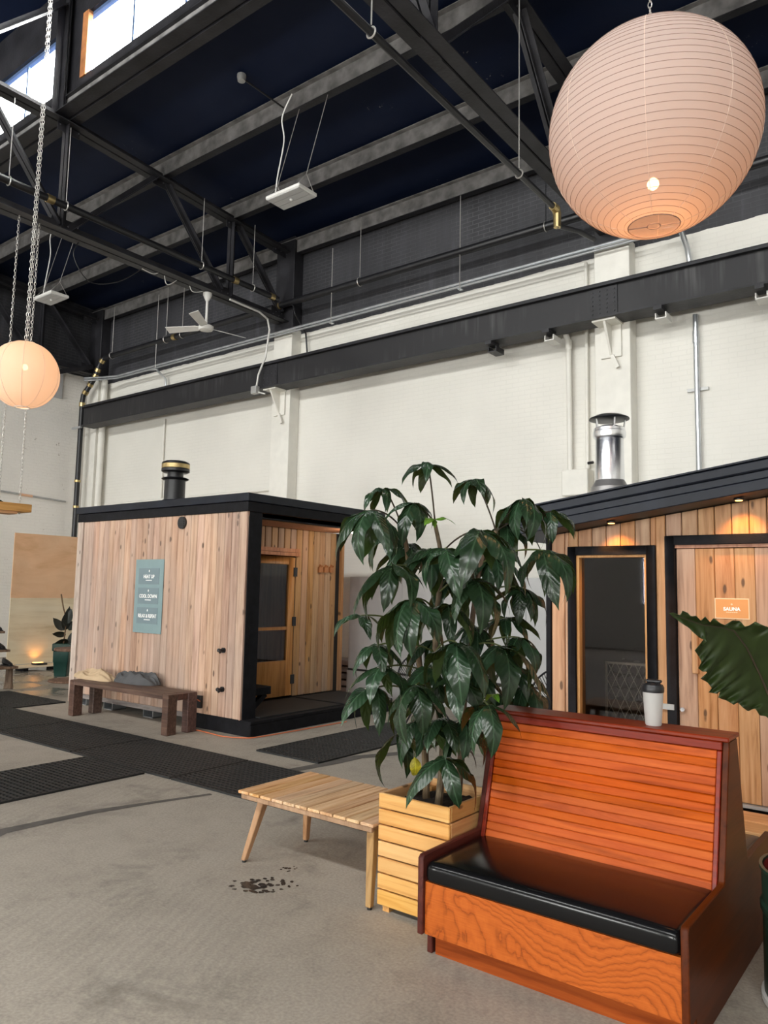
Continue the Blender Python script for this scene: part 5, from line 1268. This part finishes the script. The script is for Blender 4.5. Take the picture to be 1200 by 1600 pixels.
# ---- high bay lights
def highbay(cx, cy, z, lab, ztop):
    t = thing('high_bay_light', (cx, cy, z), lab, 'ceiling light', 'high bay lights')
    b = MB().box(cx - .30, cx + .30, cy - .17, cy + .17, z + .01, z + .06).build('housing', 'white_plastic', t, bevel=.01)
    for k in range(3): MB().box(cx - .28, cx + .28, cy - .155 + k * .105, cy - .06 + k * .105, z, z + .0095).build('lens_panel', 'panel_grey', b)
    MB().ball((cx, cy, z - .005), .02, 8).build('sensor', 'sign_white', b)
    for sg in (-1, 1):
        x = cx + sg * .26
        MB().tube([(x, cy - .15, z + .06), (x, cy, z + .26), (x, cy + .15, z + .06)], .004, 5).build('yoke_wire', 'chain_steel', t)
        MB().tube([(x, cy, z + .26), (x, 6.975, 8.134)], .005, 5).build('hanging_wire', 'chain_steel', t)
    MB().tube(smooth([(cx - .3, cy, z + .06), (cx - .30, cy + .03, z + .4), (cx - .22, cy + .05, z + .9), (cx - .27, cy + .05, z + 1.25), (cx - .1, cy + .05, ztop)]), .009, 6).build('power_cord', 'white_plastic', t)
highbay(-6.69, 6.62, 6.6, 'white rectangular high bay light hanging at upper centre', 8.12)
highbay(-12.63, 6.66, 6.6, 'white rectangular high bay light hanging at far left above the small lantern', 8.12)
# ---- loose cables on the truss
for k, pts in enumerate(([(125, 375), (115, 400), (140, 440), (185, 440), (222, 420)], [(222, 420), (240, 428), (255, 425), (262, 445), (290, 432), (300, 455), (318, 455)])):
    MB().tube(smooth([on('X', -10.02 + .05 * k, *q) for q in pts]), .007, 6).build('loose_cable', 'black_metal' if k == 0 else 'white_plastic', None, label=('drooping dark cable under the truss left of the fan', 'pale cable looped along the truss towards the fan')[k], cat='cable')
q = on('Y', 6.9, 445, 120); q.z = 8.40
dv = thing('ceiling_sensor', (q.x, q.y, 8.3), 'small grey ceiling sensor on the dark roof above the high bay light', 'sensor')
MB().lathe([(.05, -.05), (.06, 0), (.06, .04)], (q.x - .2, 6.3, 8.38), 14).build('head', 'grey_metal', dv); MB().tube([(q.x - .2, 6.3, 8.38), (q.x, 6.9, 8.2)], .012, 6).build('arm', 'black_metal', dv)

# ================================================================== FAR LEFT CORNER
xq = -14.0
ps = thing('plywood_screen', (xq, 8.2, .09), 'tall plywood screen of two stacked sheets at far left', 'screen')
MB().box(xq - .018, xq, 7.0, 9.3, 1.322, 2.53).build('upper_sheet', 'plywood_warm', ps)
MB().box(xq - .018, xq, 7.0, 9.3, .10, 1.320).build('lower_sheet', 'plywood_pale', ps)
MB().box(xq - .075, xq - .0185, 7.1, 7.18, .09, 2.4).build('stud', 'shelf_pine', ps)
pf = thing('low_platform', (-13.8, 8.1, 0), 'low plank platform in front of the plywood screen', 'platform')
for k in range(2): MB().box(-13.99 + k * .2, -13.80 + k * .2, 6.95, 9.2, .065, .09).build('plank', 'plywood_pale', pf, bevel=.003)
for y in (7.15, 7.75, 8.6): MB().box(-13.95, -13.65, y, y + .09, 0, .064).build('bearer', 'black_stain', pf)
q = on('X', -13.85, 60, 1033)
ul = thing('floor_uplight', (-13.80, q.y, .091), 'small black uplight glowing orange at the foot of the plywood screen', 'lamp')
MB().box(-13.90, -13.72, q.y - .11, q.y + .11, .0905, .125).build('body', 'black_metal', ul, bevel=.006)
MB().box(-13.895, -13.84, q.y - .09, q.y + .09, .1255, .132).build('lens', 'lens_warm', ul)
l = bpy.data.lights.new('uplight_glow', 'SPOT'); l.energy = 3.5; l.color = (1, .40, .10); l.spot_size = R(120); l.spot_blend = .9; l.shadow_soft_size = .03
lo = bpy.data.objects.new('uplight_glow', l); C.objects.link(lo); lo.location = (-13.87, q.y, .16); lo.rotation_euler = (0, R(162), 0)
# round stool, pot and rubber plant
s0 = Vector((-11.85, 7.0, 0))
sl = thing('round_stool', s0, 'round wooden pedestal stool left of the left cabin', 'stool')
MB().lathe([(.33, 0), (.34, .01), (.33, .03)], s0, 28).build('base', 'rustic_log', sl); MB().lathe([(.055, .03), (.05, .2), (.055, .50)], s0 + Vector((.05, .06, 0)), 12).build('post', 'rustic_log', sl)
MB().lathe([(.26, .50), (.27, .51), (.27, .535), (.26, .545)], s0, 28).build('top', 'rustic_log', sl)
p0 = on('Z', 0, 93, 1060); p0 = Vector((-12.6, on('X', -12.6, 97, 1040).y, 0))
pt_ = thing('green_pot', p0, 'dark green square pot with a rubber plant left of the left cabin', 'pot')
MB().lathe([(.14, 0), (.17, .24), (.18, .25), (.185, .44)], p0, 4).build('body', 'green_plastic', pt_, bevel=.01)
MB().lathe([(.195, .44), (.205, .45), (.205, .56), (.19, .57), (.18, .53), (.01, .53)], p0, 4, caps=False).build('rim', 'green_enamel', pt_)
rp = thing('rubber_plant', p0 + Vector((0, 0, .53)), 'small dark rubber plant in the green pot at far left', 'plant')
stem = smooth([p0 + Vector((0, 0, .52)), p0 + Vector((.0, .02, .95)), p0 + Vector((-.03, -.03, 1.2)), p0 + Vector((-.05, -.07, 1.42))], 5)
MB().tube(stem, .012, 7).build('stem', 'bark', rp)
LR = leaf_mesh('leaf', 'leaf_rubber', .5, .3, .3, .26, 31)
for px, py, ex, ey in ((100, 985, 84, 967), (101, 985, 107, 950), (103, 992, 83, 991), (107, 1003, 88, 1005), (104, 975, 112, 953), (108, 1010, 118, 985), (108, 1005, 116, 1018), (110, 1015, 122, 1000), (107, 985, 120, 968)):
    a = on('X', p0.x, px, py); b = on('X', p0.x + rnd.uniform(-.05, .05), ex, ey); d = b - a; L = d.length
    o = put('leaf', LR, a, rp); o.rotation_mode = 'QUATERNION'; o.rotation_quaternion = d.to_track_quat('X', 'Z') @ Matrix.Rotation(R(70), 4, 'X').to_quaternion(); o.scale = (L * 1.1, L * 1.1, L * 1.1)
# rustic shoe rack
xr = -11.7
def rp_(px, py): return on('X', xr, px, py)
f0 = rp_(15, 1073); yk = f0.y
rk = thing('rustic_rack', (xr, yk - .5, 0), 'rustic wooden rack with a stubby log leg at the left edge', 'rack')
MB().lathe([(.07, 0), (.055, .1), (.05, .30)], (xr, yk - .02, 0), 12).build('log_leg', 'rustic_log', rk); MB().lathe([(.06, 0), (.055, .30)], (xr, yk - 1.0, 0), 12).build('log_leg', 'rustic_log', rk)
for z, d in ((.30, .04), (.56, -.10), (.84, -.2)): MB().box(xr - .15, xr + .15, yk - 1.1, yk + d, z, z + .035).build('shelf_board', 'rustic_log', rk, bevel=.004)
MB().box(xr - .20, xr - .155, yk - .42, yk - .30, .34, 1.18).build('upright', 'rustic_log', rk)
MB().box(xr - .1, xr + .12, yk - .55, yk - .49, .34, .84).build('upright', 'rustic_log', rk)
def shoe(y, z, lab):
    t = thing('shoe', (xr, y, z), lab, 'shoe', 'dark shoes on the rack')
    m = MB(); n_ = 10; rings = []
    vs = []; fs = []
    for i in range(n_ + 1):
        u = i / n_; w_ = .045 * (math.sin(math.pi * min(.98, max(.02, u * .9 + .06))) ** .4); h_ = .05 + .07 * max(0, (u - .35)) ** .6 if u > .35 else .05 * (u / .35) ** .4 + .006
        for j in range(10):
            a = 2 * math.pi * j / 10; vs.append((xr + .13 - u * .27, y + w_ * math.cos(a), z + .012 + max(0, h_ * (.5 + .5 * math.sin(a)))))
    for i in range(n_):
        for j in range(10): fs.append((i * 10 + j, i * 10 + (j + 1) % 10, (i + 1) * 10 + (j + 1) % 10, (i + 1) * 10 + j))
    fs += [tuple(range(10)), tuple(n_ * 10 + j for j in range(9, -1, -1))]
    MB().add(vs, fs).build('upper', 'dark_leather', t, angle=80); MB().box(xr - .14, xr + .135, y - .04, y + .04, z, z + .0125).build('sole', 'black_rubber', t, bevel=.004)
shoe(yk - .06, .337, 'dark shoe on the lowest shelf of the rustic rack'); shoe(yk - .19, .597, 'dark shoe on the middle shelf of the rustic rack'); shoe(yk - .26, .877, 'dark shoe on the top shelf of the rustic rack')

# ================================================================== BEHIND THE PLANT
yq = 9.12
xa = on('Y', yq, 543, 1060).x; ztop = on('Y', yq, 556, 901).z; zl = on('Y', yq, 556, 1048).z
pp_ = thing('pale_partition', ((xa - 4.0) / 2, yq, 0), 'low pale grey partition panels behind the tall plant', 'partition')
n = 4; wd = (-3.6 - xa) / n
for k in range(n):
    MB().box(xa + k * wd + .002, xa + (k + 1) * wd - .002, yq, yq + .04, zl + .03, ztop).build('panel', 'panel_grey', pp_, bevel=.004)
    MB().box(xa + k * wd + .002, xa + (k + 1) * wd - .002, yq - .03, yq + .04, 0, zl).build('lower_panel', 'panel_grey', pp_, bevel=.004)
MB().box(xa, -3.6, yq + .005, yq + .035, zl, zl + .029).build('ledge', 'dark_interior', pp_)
wpx0, wpx1 = on('Y', 9.15, 524, 1060).x, xa - .01
ws = thing('timber_stack', ((wpx0 + wpx1) / 2, 9.3, 0), 'stack of weathered grey timbers beside the left cabin porch', 'timber')
for k in range(5): MB().box(wpx0 - .4, wpx1 - .02 * (k % 2), 9.15, 9.55, .01 + k * .105, .085 + k * .105).build('sleeper', 'grey_skirt', ws, bevel=.006)
for x in (wpx0 - .3, wpx1 - .12):
    for k in range(4): MB().box(x, x + .06, 9.2, 9.5, .0855 + k * .105, .1145 + k * .105).build('spacer', 'bench_dark', ws)
def wire_chair(c, az, lab):
    t = thing('wire_chair', c, lab, 'chair', 'black cord chairs behind the plant')
    d = Vector((math.cos(az), math.sin(az), 0)); s = Vector((-d.y, d.x, 0)); up = Vector((0, 0, 1))
    ax = (d * -.55 + up * .83).normalized()            # rim plane leans back
    cen = Vector(c) + up * .55; n_ = 36
    rim = [cen + s * (.36 * math.cos(a)) + ax * (.36 * math.sin(a)) for a in [2 * math.pi * i / n_ for i in range(n_)]]
    MB().tube(rim, .011, 7, True).build('rim', 'black_metal', t)
    hub = cen + d * -.12 + up * -.20
    ring = [hub + s * (.08 * math.cos(a)) + ax * (.08 * math.sin(a)) for a in [2 * math.pi * i / n_ for i in range(n_)]]
    MB().tube(ring, .008, 6, True).build('hub_ring', 'black_metal', t)
    m = MB()
    for i in range(n_):
        a = rim[i]; b = ring[i]; m.tube(bez(a, (a + b) / 2 + (d * -.05 - up * .05), b, 4), .004, 4)
        a2 = 2 * math.pi * (i + .5) / n_; a = cen + s * (.36 * math.cos(a2)) + ax * (.36 * math.sin(a2)); b = hub + s * (.08 * math.cos(a2)) + ax * (.08 * math.sin(a2))
        m.tube(bez(a, (a + b) / 2 + (d * -.05 - up * .05), b, 4), .004, 4)
    m.build('cords', 'black_metal', t, kind='stuff')
    for a, b in ((1, 1), (-1, 1), (0, -1)):
        ft = Vector(c) + d * (.28 * b) + s * (.30 * a); MB().tube([hub + s * (.06 * a), ft + up * .012], .011, 7).build('leg', 'black_metal', t)
q = on('Z', .85, 852, 1046); 
wire_chair((q.x + .12, q.y + .22, 0), R(-70), 'black wire cord chair seen beside the right cabin corner')
q = on('Z', .85, 672, 1020); wire_chair((q.x, q.y - .05, 0), R(-50), 'black wire cord chair seen through the plant leaves')
